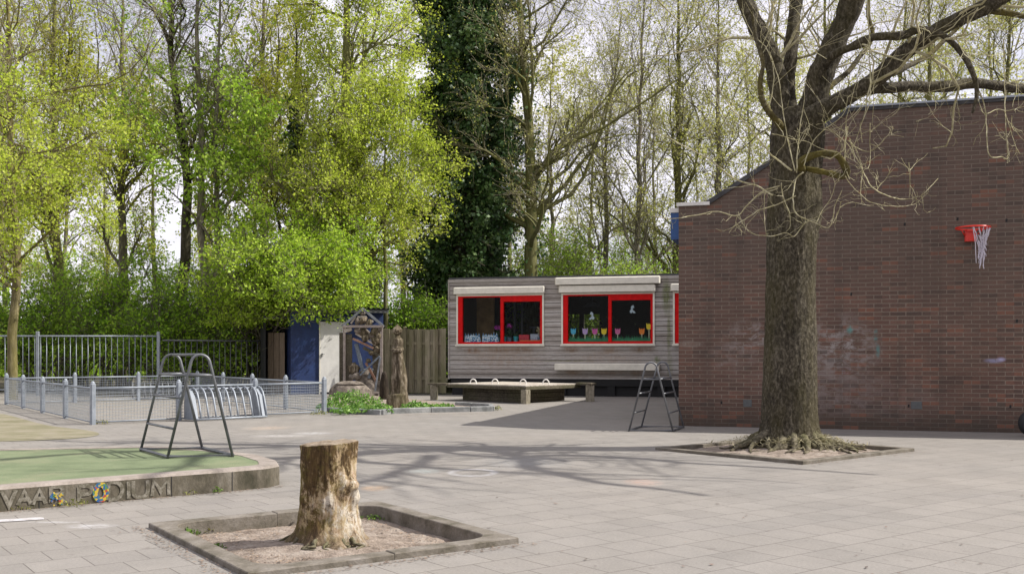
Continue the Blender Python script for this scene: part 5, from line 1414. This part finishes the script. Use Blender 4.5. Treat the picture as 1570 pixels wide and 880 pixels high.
def shrub(name, label, c, rad, seed, leaf, nst=14, n1=14, n2=9, per=7, size=.08, group=None, bark=None, up=.3, cat='shrub', L2=(.35, .9), jit=.08, zmin=.1, bl=None, base=None):
    rng = np.random.default_rng(seed); x, y, zc = c; rx, ry, rz = rad
    base = np.array([x, y, 0.0]) if base is None else np.array([base[0], base[1], 0.0]); t = thing(name, label, cat, (base[0], base[1], 0), 0, group)
    # stems reach points over the crown volume
    d = nrmz(rng.normal(size=(nst, 3))); d[:, 2] = np.abs(d[:, 2])*1.4 - .35
    tgt = np.array([x, y, zc]) + d*np.array(rad)*rng.uniform(.4, 1.1, (nst, 1)); tgt[:, 2] = np.maximum(tgt[:, 2], .2)
    k = 8; s_ = np.linspace(0, 1, k)[None, :, None]
    st = base + np.stack([rng.normal(size=nst)*rx*.12, rng.normal(size=nst)*ry*.12, np.zeros(nst)], 1)
    mid = st*.5 + tgt*.5; mid[:, :2] = st[:, :2]*.75 + tgt[:, :2]*.25; mid[:, 2] = tgt[:, 2]*.62
    P = st[:, None]*(1-s_)**2 + mid[:, None]*2*s_*(1-s_) + tgt[:, None]*s_**2
    R = np.linspace(.035, .010, k)[None]*np.ones((nst, 1))
    Lm = min(rad)
    B1, R1 = sprout(rng, P, R, n1, .30, bl or (Lm*.45, Lm*.95), 6, (25, 75), up*.5, .4, .5, .3, 1.0, taper=.35, rmin=.006)
    B2, R2 = sprout(rng, B1, R1, n2, .12, L2, 4, (20, 70), 0, .4, .5, .4, 1.0, taper=.3, rmin=.005)
    B2 = B2[B2[:, :, 2].min(1) > zmin]; R2 = R2[:len(B2)]
    tubes_mesh('stems', [batch_tubes(P, R, 6), batch_tubes(B1, R1, 4), batch_tubes(B2, R2, 3)], bark or B_grey, t)
    quads_mesh('foliage', leafmass(rng, B2, per, jit, size), leaf, t)
    return t

# ------------------------------------------------------------------ the big bare tree in its bed
rng = np.random.default_rng(9)
def catmull(P, m=6):
    P = [Vector(p) for p in P]; Q = []
    for i in range(len(P)-1):
        a, b, c, d = P[max(0, i-1)], P[i], P[i+1], P[min(len(P)-1, i+2)]
        for k in range(m):
            t = k/m
            Q.append(.5*((2*b)+(c-a)*t+(2*a-5*b+4*c-d)*t*t+(3*b-a-3*c+d)*t**3))
    Q.append(P[-1]); return Q
big = thing('big_bare_tree', 'big leafless tree with thick mossy limbs and pale drooping twigs before the brick wall', 'tree', (TX, TY, 0))
SCL = TY/F
def tp_px(px, py, dy=0.0): return A3(px, py, TY+dy)
trunk_c = [(690, 1211, 47), (672, 1211, 43), (650, 1211, 42), (600, 1211, 41), (540, 1212, 39.5), (480, 1212, 38), (420, 1213, 36.5), (370, 1213, 36.5), (345, 1214, 38), (320, 1216, 40), (295, 1218, 39), (265, 1219, 38), (235, 1221, 40), (205, 1222, 41), (185, 1224, 38), (168, 1226, 30)]
rr = random.Random(20)
def trf(u, v):
    k = v*(len(trunk_c)-1); i = min(int(k), len(trunk_c)-2); t = k-i
    py = trunk_c[i][0]*(1-t)+trunk_c[i+1][0]*t; px = trunk_c[i][1]*(1-t)+trunk_c[i+1][1]*t; w = (trunk_c[i][2]*(1-t)+trunk_c[i+1][2]*t)*SCL
    c = A3(px, py, TY); a = 2*math.pi*u; z = c.z
    ca, sa = math.cos(a), math.sin(a)
    r = w*(1+.035*mn.noise(Vector((ca*1.5, sa*1.5, z*1.2)))+.02*mn.noise(Vector((ca*5, sa*5, z*1.8))))
    r += .011*mn.noise(Vector((ca*11, sa*11, z*5)))+.007*mn.noise(Vector((ca*22, sa*22, z*12)))
    zz = max(0, z)
    r += (.05+.10*max(0, math.cos(3*a+.6)) + .06*max(0, math.cos(5*a-1)))*math.exp(-zz/.13)
    r += .045*math.exp(-((z-2.75)/.28)**2)*max(0, math.cos(a-.1))**4
    return (c.x + r*ca, c.y + r*sa*.95, z)
mb = MB(); mb.grid(trf, 110, 190, closed_u=True); build('trunk', mb, M_bigbark, big)
LIMBS = [  # (px, py, dy, half width px)
    [(1212, 240, 0, 27), (1205, 200, 0, 23), (1198, 168, .05, 17), (1190, 115, .1, 14.5), (1178, 78, .15, 13.5), (1165, 49, .2, 13.5), (1141, 0, .3, 12.5), (1118, -60, .5, 11), (1085, -150, .7, 8), (1060, -240, .9, 4)],
    [(1216, 215, .1, 24), (1211, 170, .25, 14), (1209, 123, .3, 10.5), (1213, 80, .35, 11), (1215, 50, .4, 11), (1222, 0, .5, 10), (1232, -70, .6, 8), (1225, -160, .7, 5), (1235, -230, .8, 3)],
    [(1230, 235, 0, 28), (1239, 190, 0, 24), (1252, 145, -.1, 20), (1264, 102, -.15, 19), (1288, 49, -.2, 18), (1308, 0, -.3, 17), (1330, -70, -.5, 15), (1340, -160, -.6, 10), (1370, -260, -.7, 5)],
    [(1228, 205, -.1, 26), (1244, 185, -.2, 20), (1268, 165, -.3, 14), (1304, 145, -.45, 12), (1345, 119, -.6, 12), (1386, 82, -.75, 11.5), (1427, 53, -.9, 11), (1468, 33, -1.0, 10.5), (1509, 12, -1.1, 10), (1537, -2, -1.2, 9), (1600, -45, -1.4, 6), (1660, -110, -1.5, 3)],
    [(1285, 158, -.4, 11), (1310, 143, -.3, 10), (1345, 137, -.2, 8.5), (1394, 133, -.1, 8), (1448, 133, 0, 8.5), (1488, 129, .1, 8), (1529, 131, .2, 7.5), (1570, 137, .3, 7), (1640, 141, .4, 4), (1720, 130, .4, 2.5)],
    [(1256, 125, -.1, 9), (1268, 94, -.35, 7), (1284, 80, -.5, 6), (1304, 74, -.6, 6), (1318, 68, -.65, 7), (1341, 57, -.75, 6), (1382, 55, -.9, 6), (1400, 48, -1.0, 5.5), (1419, 45, -1.1, 4.5), (1440, 52, -1.2, 4), (1458, 65, -1.2, 4), (1480, 90, -1.25, 3.8), (1492, 120, -1.3, 3.5), (1497, 150, -1.3, 2.8), (1490, 175, -1.3, 1.8)],
    [(1500, 18, -1.1, 5), (1520, 17, -1.1, 4.5), (1542, 20, -1.1, 4.2), (1575, 27, -1.1, 3.5), (1620, 30, -1.1, 2.5)],
    [(1230, 262, -.25, 6), (1229, 248, -.42, 5.5), (1245, 240, -.5, 5), (1262, 236, -.55, 5), (1280, 238, -.55, 5), (1292, 250, -.5, 5.5), (1298, 264, -.45, 5.5), (1290, 270, -.42, 5), (1270, 266, -.4, 4.5), (1250, 262, -.35, 4.5), (1234, 258, -.25, 3)],
    [(1205, 200, -.1, 7), (1190, 185, -.3, 5), (1172, 160, -.4, 4.5), (1165, 130, -.4, 4), (1168, 100, -.35, 3.4), (1160, 60, -.3, 3), (1150, 10, -.3, 2.4)],
    [(1250, 150, 0, 6), (1300, 110, .4, 4), (1335, 60, .7, 3.6), (1331, 20, .9, 3.2), (1334, -40, 1.1, 2)],
    [(1345, 119, -.55, 5), (1400, 100, 0, 4), (1450, 60, .3, 3.2), (1490, 25, .5, 2.8), (1540, -30, .7, 2)],
]
XL = [  # the upper crown above the picture: points in metres
    [(4.10, 11.65, 5.5, .11), (3.7, 10.9, 6.2, .10), (2.9, 10.0, 6.7, .08), (2.0, 9.2, 6.9, .06), (1.2, 8.6, 6.9, .035)],
    [(4.20, 11.6, 5.9, .11), (3.9, 10.7, 6.6, .095), (3.8, 9.7, 7.0, .075), (4.0, 8.7, 7.2, .05), (4.0, 7.8, 7.2, .03)],
    [(4.30, 11.5, 6.2, .10), (4.8, 11.0, 6.8, .085), (5.5, 10.3, 7.1, .07), (6.4, 9.7, 7.0, .045), (7.2, 9.3, 6.8, .03)],
    [(2.75, 12.3, 5.5, .09), (2.1, 11.7, 6.1, .075), (1.4, 10.9, 6.5, .06), (.5, 10.5, 6.6, .04), (-.4, 10.3, 6.4, .025)],
    [(2.70, 12.3, 5.7, .085), (2.0, 12.6, 6.2, .07), (1.1, 12.8, 6.6, .05), (.2, 13.2, 6.8, .03)],
    [(3.55, 12.5, 5.7, .09), (3.4, 12.0, 7.0, .075), (3.1, 11.4, 8.2, .055), (2.9, 10.6, 9.2, .03)],
    [(5.55, 11.0, 5.6, .10), (6.3, 10.5, 6.3, .09), (7.0, 9.7, 6.9, .075), (7.6, 8.9, 7.1, .055), (8.3, 8.0, 7.0, .035)],
    [(5.9, 11.0, 5.9, .09), (6.9, 11.2, 6.4, .08), (7.9, 10.8, 6.7, .065), (8.9, 10.0, 6.6, .045), (9.6, 9.3, 6.2, .03)],
    [(5.0, 11.2, 6.0, .08), (5.6, 10.2, 6.8, .07), (5.9, 9.2, 7.3, .055), (5.6, 8.1, 7.5, .035)],
    [(4.45, 11.3, 6.6, .08), (5.4, 11.8, 7.0, .065), (6.6, 12.2, 7.2, .045), (7.8, 12.4, 7.2, .03)],
]
limbP = []
for L_ in XL:
    P = catmull([p[:3] for p in L_], 6); Rr = catmull([(p[3], 0, 0) for p in L_], 6)
    P = [p + Vector((mn.noise(p*1.3), mn.noise(p*1.3+Vector((5, 0, 0))), mn.noise(p*1.3+Vector((0, 7, 0)))))*.12 for p in P]
    m = MB(); m.tube(P, [r.x for r in Rr], 9); build('limb', m, M_bigbark, big)
    limbP.append((np.array([p[:] for p in P]), np.array([r.x for r in Rr])))
    Q, RQ = sprout(rng, limbP[-1][0][None], limbP[-1][1][None], 7, .15, (1.0, 2.6), 9, (30, 65), .12, .35, .5, .25, .95, rmin=.012)
    kp = (Q[:, :, 2] - EYE - .355*Q[:, :, 1]).min(1) > .1
    Q, RQ = Q[kp], RQ[kp]
    tubes_mesh('branches', [batch_tubes(Q, RQ, 6)], M_limb, big)
for L_ in LIMBS:
    P = catmull([(*tp_px(a, b, d)[:], ) for a, b, d, w in L_], 6); Rr = catmull([(w*SCL*1.0, 0, 0) for a, b, d, w in L_], 6)
    P = [p + Vector((mn.noise(p*3), mn.noise(p*3+Vector((5, 0, 0))), mn.noise(p*3+Vector((0, 7, 0)))))*.02 for p in P]
    R = [max(.006, r.x)*(1+.16*mn.noise(p*7)+.08*mn.noise(p*19)) for r, p in zip(Rr, P)]
    m = MB(); m.tube(P, R, 16 if R[0] > .1 else 10); build('limb', m, M_bigbark if R[0] > .07 else M_limb, big)
    limbP.append((np.array([p[:] for p in P]), np.array(R)))
# twigs traced where the photograph shows them
TW = [  # px,py ... ; dy ; start radius m
    ([(1215, 262), (1195, 248), (1182, 237), (1165, 215), (1145, 192), (1120, 165), (1100, 131), (1085, 100), (1060, 70)], -.7, .014),
    ([(1185, 300), (1160, 285), (1130, 277), (1105, 258), (1080, 240), (1040, 220), (1000, 200), (950, 185)], -.9, .013),
    ([(1196, 285), (1172, 292), (1150, 310), (1131, 330), (1110, 326), (1094, 325), (1061, 331), (1030, 335), (1000, 331)], -.5, .011),
    ([(1192, 290), (1174, 297), (1172, 320), (1173, 345), (1175, 362)], -.6, .008),
    ([(1220, 300), (1190, 315), (1165, 322), (1145, 335), (1125, 348), (1118, 358)], -.55, .010),
    ([(1232, 265), (1220, 275), (1216, 300), (1219, 325), (1235, 336), (1252, 343), (1272, 348), (1280, 320), (1290, 292)], -.75, .011),
    ([(1252, 339), (1235, 342), (1218, 362), (1206, 357), (1180, 362), (1155, 358), (1140, 345), (1132, 325)], -.75, .009),
    ([(1252, 343), (1262, 320), (1275, 300), (1280, 282), (1276, 268)], -.7, .007),
    ([(1198, 280), (1200, 300), (1210, 325), (1212, 345), (1205, 355)], -.7, .008),
    ([(1303, 214), (1310, 235), (1323, 263), (1335, 285), (1344, 292), (1365, 302), (1385, 306), (1405, 303), (1413, 300), (1425, 288), (1438, 275)], -.6, .009),
    ([(1296, 270), (1305, 285), (1318, 297), (1335, 310), (1360, 316), (1385, 317), (1405, 311), (1418, 298)], -.55, .007),
    ([(1393, 250), (1395, 275), (1394, 304)], -.55, .006),
    ([(1344, 292), (1355, 278), (1365, 263)], -.55, .005),
    ([(1308, 223), (1325, 232), (1340, 230), (1355, 215), (1365, 202), (1362, 195)], -.5, .006),
    ([(1330, 0), (1333, 60), (1334, 100), (1334, 150), (1325, 180), (1312, 215), (1303, 240)], -.9, .009),
    ([(1334, 190), (1334, 215), (1335, 245), (1330, 258), (1315, 255)], -.6, .006),
    ([(1300, 195), (1296, 225), (1295, 255), (1303, 275)], -.5, .010),
    ([(1300, 215), (1312, 228), (1322, 260), (1320, 290), (1322, 312)], -.5, .007),
    ([(1221, 265), (1226, 200), (1232, 160), (1234, 120)], -.8, .009), ([(1218, 262), (1205, 200), (1195, 130), (1180, 80)], -.85, .009),
    ([(1232, 255), (1245, 220), (1262, 200), (1290, 180), (1300, 150)], -.7, .008),
    ([(1184, 205), (1210, 212), (1240, 218), (1260, 228), (1290, 235)], -.75, .007),
    ([(1458, 165), (1458, 182), (1465, 187), (1471, 180), (1471, 168)], -1.0, .005),
    ([(1497, 130), (1510, 165), (1512, 190), (1513, 215), (1518, 240), (1535, 241), (1545, 242), (1543, 215), (1542, 180)], -1.2, .009),
    ([(1538, 60), (1540, 110), (1541, 160), (1542, 200), (1548, 240)], -1.0, .008), ([(1540, 170), (1548, 195), (1556, 222), (1563, 236)], -1.0, .006),
    ([(1512, 175), (1530, 168), (1545, 170), (1575, 162)], -1.1, .007), ([(1552, 178), (1549, 200), (1542, 215)], -1.0, .005),
    ([(1345, 130), (1310, 175), (1290, 195), (1285, 220)], -.8, .006), ([(1268, 195), (1300, 222), (1310, 245), (1295, 240)], -.8, .006),
    ([(1425, 60), (1432, 100), (1425, 140), (1440, 160)], -1.1, .007), ([(1570, 40), (1555, 80), (1560, 130), (1552, 165)], -.8, .007),
    ([(1500, 12), (1480, 50), (1490, 90), (1520, 120)], -1.3, .008), ([(1060, 60), (1090, 120), (1110, 180), (1150, 230), (1160, 262)], -.4, .008),
    ([(1290, 310), (1283, 330), (1275, 345)], -.7, .005), ([(1131, 330), (1128, 345), (1140, 357)], -.5, .005),
]
parts = []; TWL = []
for pts_, dy, r in TW:
    P = catmull([tp_px(a, b, dy + .12*math.sin(i*1.3)) for i, (a, b) in enumerate(pts_)], 5)
    m = MB(); k = len(P)
    P = [p + Vector((mn.noise(p*9), mn.noise(p*9+Vector((3, 0, 0))), mn.noise(p*9+Vector((0, 3, 0)))))*.012 for p in P]
    m.tube(P, np.linspace(r*.8, r*.35, k)*np.array([1+.2*mn.noise(p*25) for p in P]), 6)
    parts.append(m); TWL.append(np.array([P[min(k-1, round(i*(k-1)/11))][:] for i in range(12)]))
allm = MB()
for m in parts: allm.add(np.concatenate(m.v), m.f, True)
build('drooping_twigs', allm, M_twig, big)
rng = np.random.default_rng(77)
TWp = []
A_ = np.stack(TWL); RA = np.tile(np.linspace(.008, .003, 12), (len(A_), 1))
Q, RQ = sprout(rng, A_, RA, 5, .1, (.12, .5), 6, (30, 75), .25, .5, .6, .4, 1.0, rmin=.0032); TWp.append(batch_tubes(Q, RQ, 4))
Q, RQ = sprout(rng, Q, RQ, 1, .2, (.06, .25), 4, (30, 75), .25, .4, .7, .5, 1.0, rmin=.0028); TWp.append(batch_tubes(Q, RQ, 3))
for (P, R), m, L in zip(limbP, (6,)*10 + (10, 9, 11, 12, 10, 7, 4, 1, 5, 6, 7), ((1.0, 2.4),)*21):
    Q, RQ = sprout(rng, P[None], R[None], m, .22, L, 8, (30, 70), .3, .6, .22, .3, 1.0, droop=.12, rmin=.006)
    RQ = np.minimum(RQ, .022*np.linspace(1, .3, 8))
    keep = (Q[:, :, 2].min(1) > 2.9) & ((Q[:, :, 0].max(1) < 5.0) | (Q[:, :, 2].min(1) > 4.35))
    Q, RQ = Q[keep], RQ[keep]
    if not len(Q): continue
    Q2, R2 = sprout(rng, Q, RQ, 4, .15, (.35, 1.2), 5, (25, 65), .25, .55, .5, .35, 1.0, droop=.1, rmin=.0036)
    k2 = (Q2[:, :, 2].min(1) > 3.1) & ((Q2[:, :, 0].max(1) < 5.0) | (Q2[:, :, 2].min(1) > 4.5))
    Q2, R2 = Q2[k2], R2[k2]
    Q3, R3 = sprout(rng, Q2, R2, 3, .2, (.2, .6), 4, (25, 60), .2, .4, .6, .4, 1.0, droop=.0, rmin=.003)
    TWp += [batch_tubes(Q, RQ, 5), batch_tubes(Q2, R2, 4), batch_tubes(Q3, R3, 3)]
tubes_mesh('twigs', TWp, M_twig, big)
# surface roots and straw around the foot
mb = MB(); rr = random.Random(31)
for k in range(30):
    a = rr.uniform(0, 6.283) if k > 19 else rr.uniform(math.radians(185), math.radians(355)); r0_ = .28; L = rr.uniform(.25, .62)*(1.05 if abs(math.cos(a)) > .6 else .8)
    pts = []; dr = rr.uniform(-.7, .7); hh = rr.uniform(.05, .17)
    for i in range(9):
        t = i/8; rad_ = r0_ + L*t; aa = a + dr*t*t
        pts.append((TX + rad_*math.cos(aa), TY + rad_*math.sin(aa)*.92, .06 + hh*(1-t)**1.3 + rr.uniform(-.012, .018) - .05*t))
    mb.tube(catmull(pts, 2), np.array([x for x in np.linspace(.062, .012, 17)])*rr.uniform(.6, 1.25), 8)
build('root', mb, M_root, big)
sp = []
for _ in range(1000):
    a = rng.random()*6.283; d = .38 + abs(rng.normal())*.26; x, y = TX+d*math.cos(a), TY + d*.9*math.sin(a)
    if d < .95: sp.append((x, y, .04 + .11*math.exp(-((d-.3)/.35)**2) + rng.random()*.04))
P = np.array(sp); q = leafquads(P, .12, rng, .09); q[:, :, 2] = P[:, None, 2] + (q[:, :, 2]-P[:, None, 2])*.45
o = quads_mesh('dry_straw', q, leaf_mat('straw', (.09, .08, .04), (.24, .21, .11), (.42, .38, .25), 3, .15), None); o['kind'] = 'stuff'

# ------------------------------------------------------------------ the wood
wood_tree('tree', 'young yellow leafed tree with a lichen covered trunk at the far left behind the pen', 17, 24.6, 12.5, .12, 101, B_yel, L_yel, clear=.19, nb=34, bl=(1.8, 4.2), ang=(45, 85), up=.22, nsub=8, ntw=6, per=5, size=.064, leaf_hi=8.5, lean=(-.01, 0))
wood_tree('tree', 'many branched tree with yellow tinged twigs rising past the left edge', -70, 30, 15, .24, 102, B_moss, L_olive, clear=.18, nb=34, bl=(2.5, 5), ang=(20, 50), up=.4, nsub=8, ntw=6, per=4, size=.08, leaf_hi=9)
wood_tree('tree', 'tall tree of steep olive twigs second from the left', 95, 34, 16, .2, 103, B_moss, L_olive, clear=.2, nb=36, bl=(2.5, 5), ang=(18, 42), up=.45, nsub=9, ntw=6, per=3, size=.08, leaf_hi=13)
wood_tree('tree', 'leaning brown branched tree left of the dark slender trunk', 195, 37, 16, .2, 104, B_grey, L_olive, clear=.2, nb=34, bl=(2.5, 5.0), ang=(22, 50), up=.4, nsub=8, ntw=6, per=3, size=.085, leaf_hi=12, lean=(-.05, 0))
wood_tree('tree', 'tall slender dark trunked tree with sparse green leaves', 272, 31, 15.5, .20, 105, B_dark, L_green, clear=.3, nb=22, bl=(1.6, 3.4), ang=(40, 80), up=.3, nsub=6, ntw=5, per=4, size=.09, leaf_hi=6.5, lean=(-.014, 0), wob=.16)
wood_tree('tree', 'twin stemmed green leafed tree right of the dark slender trunk', 322, 30, 14.5, .15, 106, B_grey, L_green, clear=.25, nb=18, bl=(1.4, 2.9), ang=(30, 65), up=.35, nsub=7, ntw=6, per=5, size=.09, stems=2, leaf_hi=9.5)
wood_tree('tree', 'open brown branched tree behind the big green bush', 405, 36, 16, .2, 107, B_grey, L_olive, clear=.22, nb=30, bl=(2.5, 4.6), ang=(20, 45), up=.4, nsub=8, ntw=6, per=3, size=.09, leaf_hi=13)
wood_tree('tree', 'narrow tree with an ivy sleeved dark trunk behind the big green bush', 452, 33, 12, .18, 108, B_dark, L_olive, clear=.3, nb=14, bl=(1.2, 2.4), ang=(30, 60), up=.3, nsub=6, ntw=5, per=3, size=.08, ivy=5200)
wood_tree('tree', 'broad bright yellow green tree with a thick mossy trunk left of the ivy column', 528, 29.9, 15, .27, 109, B_moss, L_yel, clear=.2, nb=40, bl=(1.4, 2.8), ang=(32, 75), up=.28, nsub=8, ntw=6, per=5, size=.064)
wood_tree('tree', 'slim yellow green tree whose branches reach in front of the ivy column', 588, 29.3, 8.2, .08, 110, B_moss, L_yel, clear=.45, nb=16, bl=(.8, 1.7), ang=(35, 75), up=.22, nsub=7, ntw=6, per=5, size=.064)
wood_tree('tree', 'large gnarled bare tree with a pale mossy trunk right of the ivy column', 812, 32, 16, .25, 111, B_moss, L_bud, clear=.26, nb=38, bl=(2.2, 5.0), ang=(35, 85), up=.2, nsub=9, ntw=5, per=1, size=.05, wander=.42, ivy=900, lean=(.008, 0))
wood_tree('tree', 'thin leaning bare tree above the cabin roof, left of centre', 925, 35, 13, .12, 112, B_grey, L_bud, clear=.2, ntw=3, nb=28, bl=(1.4, 3.2), ang=(25, 55), up=.35, nsub=7, per=2, size=.055, lean=(.05, 0))
wood_tree('tree', 'thin pale barked tree above the middle of the cabin roof', 968, 34, 14.5, .13, 113, B_grey, L_bud, clear=.2, ntw=3, nb=28, bl=(1.4, 3.2), ang=(22, 50), up=.4, nsub=7, per=2, size=.055, lean=(.03, 0))
wood_tree('tree', 'mossy straight trunked tree rising behind the cabin near the blue gutter box', 1035, 36, 15, .20, 114, B_moss, L_bud, clear=.2, nb=26, bl=(1.8, 3.8), ang=(25, 55), up=.35, nsub=7, ntw=3, per=2, size=.06, lean=(.02, 0))
wood_tree('tree', 'twiggy pale tree just left of the sloping brick shoulder', 1110, 35, 14, .15, 115, B_grey, L_bud, clear=.2, ntw=3, nb=30, bl=(1.6, 3.6), ang=(25, 60), up=.3, nsub=7, per=3, size=.06, wander=.5)
for i, (px, Y, lab, lean) in enumerate(((1190, 37, 'bare wood tree seen just left of and behind the big tree', (.02, 0)), (1275, 36, 'greenish bare tree behind the roof between the big tree limbs', (-.03, 0)), (1355, 38, 'mossy bare tree above the middle of the brick roof', (.06, 0)), (1440, 36, 'leaning bare tree above the brick roof left of the hoop', (-.05, 0)), (1540, 37, 'bare tree above the brick roof at the right edge', (.03, 0)))):
    wood_tree('tree', lab, px, Y, 15, .19, 120+i, B_moss, L_bud, clear=.2, nb=24, bl=(1.8, 4.2), ang=(25, 60), up=.3, nsub=7, ntw=3, per=2, size=.06, lean=lean, wander=.5)
# the ivy-smothered trunk
def ivy_column():
    rng = np.random.default_rng(140); x, y = gx(713, 33), 33.0
    t = thing('ivy_tree', 'massive dark green ivy smothered tree rising as a column behind the cabin corner', 'tree', (x, y, 0))
    P, R = trunk_line(rng, x, y, 15.5, .5, (0.004, 0), wob=.04); tubes_mesh('trunk', [batch_tubes(P, R, 12)], B_dark, t)
    B1, R1 = sprout(rng, P, R, 330, .03, (1.3, 2.3), 6, (55, 95), .05, .4, .12, .4, .98, taper=.05, rmin=.012)
    B2, R2 = sprout(rng, B1, R1, 9, .3, (.3, .8), 4, (25, 80), -.15, .5, .5, .4, 1.0, rmin=.006)
    tubes_mesh('branches', [batch_tubes(B1, R1, 4), batch_tubes(B2, R2, 3)], B_dark, t)
    q = leafmass(rng, B2, 50, .13, .12, .85, .1); quads_mesh('ivy', q, L_ivy, t)
    B3, R3 = sprout(rng, P, R, 26, .25, (1.6, 2.6), 9, (40, 85), .1, .8, .08, .3, .95, rmin=.012, droop=.3)
    B4, R4 = sprout(rng, B3, R3, 5, .3, (.4, 1.0), 5, (25, 70), .0, .6, .6, .4, 1.0, rmin=.006)
    tubes_mesh('bare_shoots', [batch_tubes(B3, R3, 4), batch_tubes(B4, R4, 3)], B_grey, t)
ivy_column()
# shrubs and undergrowth
def S3(px, py, Y): p = A3(px, py, Y); return (p.x, p.y, p.z)
shrub('bush', 'big bright green bush hanging over the left end of the blue shed roof', (gx(452, 27.2), 27.2, 3.25), (2.6, 1.8, 1.8), 201, L_bush, nst=52, n1=18, n2=12, per=7, size=.085, zmin=1.85, bl=(.5, 1.4), L2=(.3, .7), base=(gx(395, 30.2), 30.2))
shrub('bush', 'small leafy bush right of the bright bush above the shed ridge', S3(560, 425, 30.5), (1.0, .9, 1.2), 202, L_bush, nst=12, n1=12, n2=9, per=5, size=.08, zmin=1.0)
under = [(-60, 470, 29.5, 2.2, 2.0, 'dark green undergrowth past the left edge behind the bar fence'), (60, 475, 30, 2.3, 2.0, 'green undergrowth right of the lichen covered trunk'), (175, 465, 30.5, 2.4, 2.2, 'green undergrowth behind the middle of the tall bar fence'),
         (250, 480, 29.6, 1.8, 1.8, 'undergrowth around the foot of the dark slender trunk'), (350, 485, 30, 2.0, 1.8, 'shaded undergrowth behind the lower bar fence'), (120, 420, 33, 2.6, 2.6, 'tall loose green shrub behind the bar fence at the left'), (300, 400, 34, 2.6, 2.8, 'tall loose green shrub behind the twin stemmed tree'),
         (600, 480, 30.5, 1.6, 1.7, 'green shrub over the board fence beside the shed'), (655, 470, 31, 1.4, 1.8, 'green shrub over the board fence beside the cabin')]
for i, (px, py, Y, rx, rz_, lab) in enumerate(under):
    shrub('shrub', lab, (gx(px, Y), Y, 1.3 if rz_ < 2.1 else 2.3), (rx, 1.1, rz_), 210+i, L_under if i not in (5, 6) else L_green, nst=20, n1=12, n2=9, per=5 if i not in (5, 6) else 3, size=.09, group='undergrowth behind the fences')
backs = [(800, 33.5, 2.2, 1.7, 'fresh green shrub right of the ivy column behind the cabin'), (870, 34.5, 2.9, 2.0, 'feathery green shrub over the left window of the cabin'), (945, 33.0, 2.1, 1.9, 'low bright shrub behind the middle of the cabin roof'), (1010, 34.0, 2.5, 2.0, 'green shrub behind the cabin beside the blue gutter box'), (1100, 36, 3.2, 2.2, 'yellowish green shrub behind the sloping brick shoulder'), (835, 38, 4.2, 2.4, 'tall pale green shrub beneath the gnarled tree'), (980, 39, 4.0, 2.6, 'tall pale green shrub among the thin trees')]
for i, (px, Y, zc, rz_, lab) in enumerate(backs):
    shrub('shrub', lab, (gx(px, Y), Y, zc), (2.0, 1.4, rz_), 230+i, L_green, nst=24, n1=12, n2=8, per=(5 if i < 4 else 3), size=.085, group='shrubs behind the cabin', bark=B_twig, up=.8)
# deeper wood: thin bare trees, three shapes copied
def proto(seed, leaf, per, lf_hi, lab):
    return wood_tree('woodland_tree', lab, 0, 46, 16, .15, seed, B_grey, leaf, clear=.12, nb=26, bl=(1.8, 4.2), ang=(20, 55), up=.35, nsub=6, ntw=3, per=per, size=.10, group='thin trees deep in the wood', leaf_hi=lf_hi, wander=.45, dx=0.0)
prs = [proto(301, L_olive, 4, 12, 'thin tree with olive leaves deep in the wood behind the bar fence and shed'), proto(302, L_green, 4, 9, 'thin tree with fresh green leaves deep in the wood behind the bar fence and shed'), proto(303, L_bud, 2, 20, 'thin almost bare tree deep in the wood behind the cabin and brick roof')]
rr = random.Random(44); first = [True]*3
for i in range(24):
    px = -120 + i*74 + rr.uniform(-20, 20); Y = rr.uniform(41, 56)
    k = (i % 2) if px < 700 else 2
    src = prs[k]
    o = src if first[k] else copy_tree(src); first[k] = False
    o.location = (gx(px, Y), Y, 0); o.rotation_euler = (0, 0, rr.uniform(0, 6.28)); s_ = rr.uniform(.8, 1.1); o.scale = (s_, s_, s_)
# far-off undergrowth, one mass
rng = np.random.default_rng(50); n = 60000
X = rng.uniform(-36, 34, n); Yy = rng.uniform(44, 62, n)
hgt = 2.8 + 1.2*np.sin(X*.45)+1.0*np.sin(X*1.3+1) + np.where(X > 2, .4, 0.0); Z = rng.random(n)**1.15*hgt
o = quads_mesh('distant_undergrowth', leafquads(np.stack([X, Yy, Z+.05], 1), .26, rng, .6), L_green, None); o['kind'] = 'stuff'
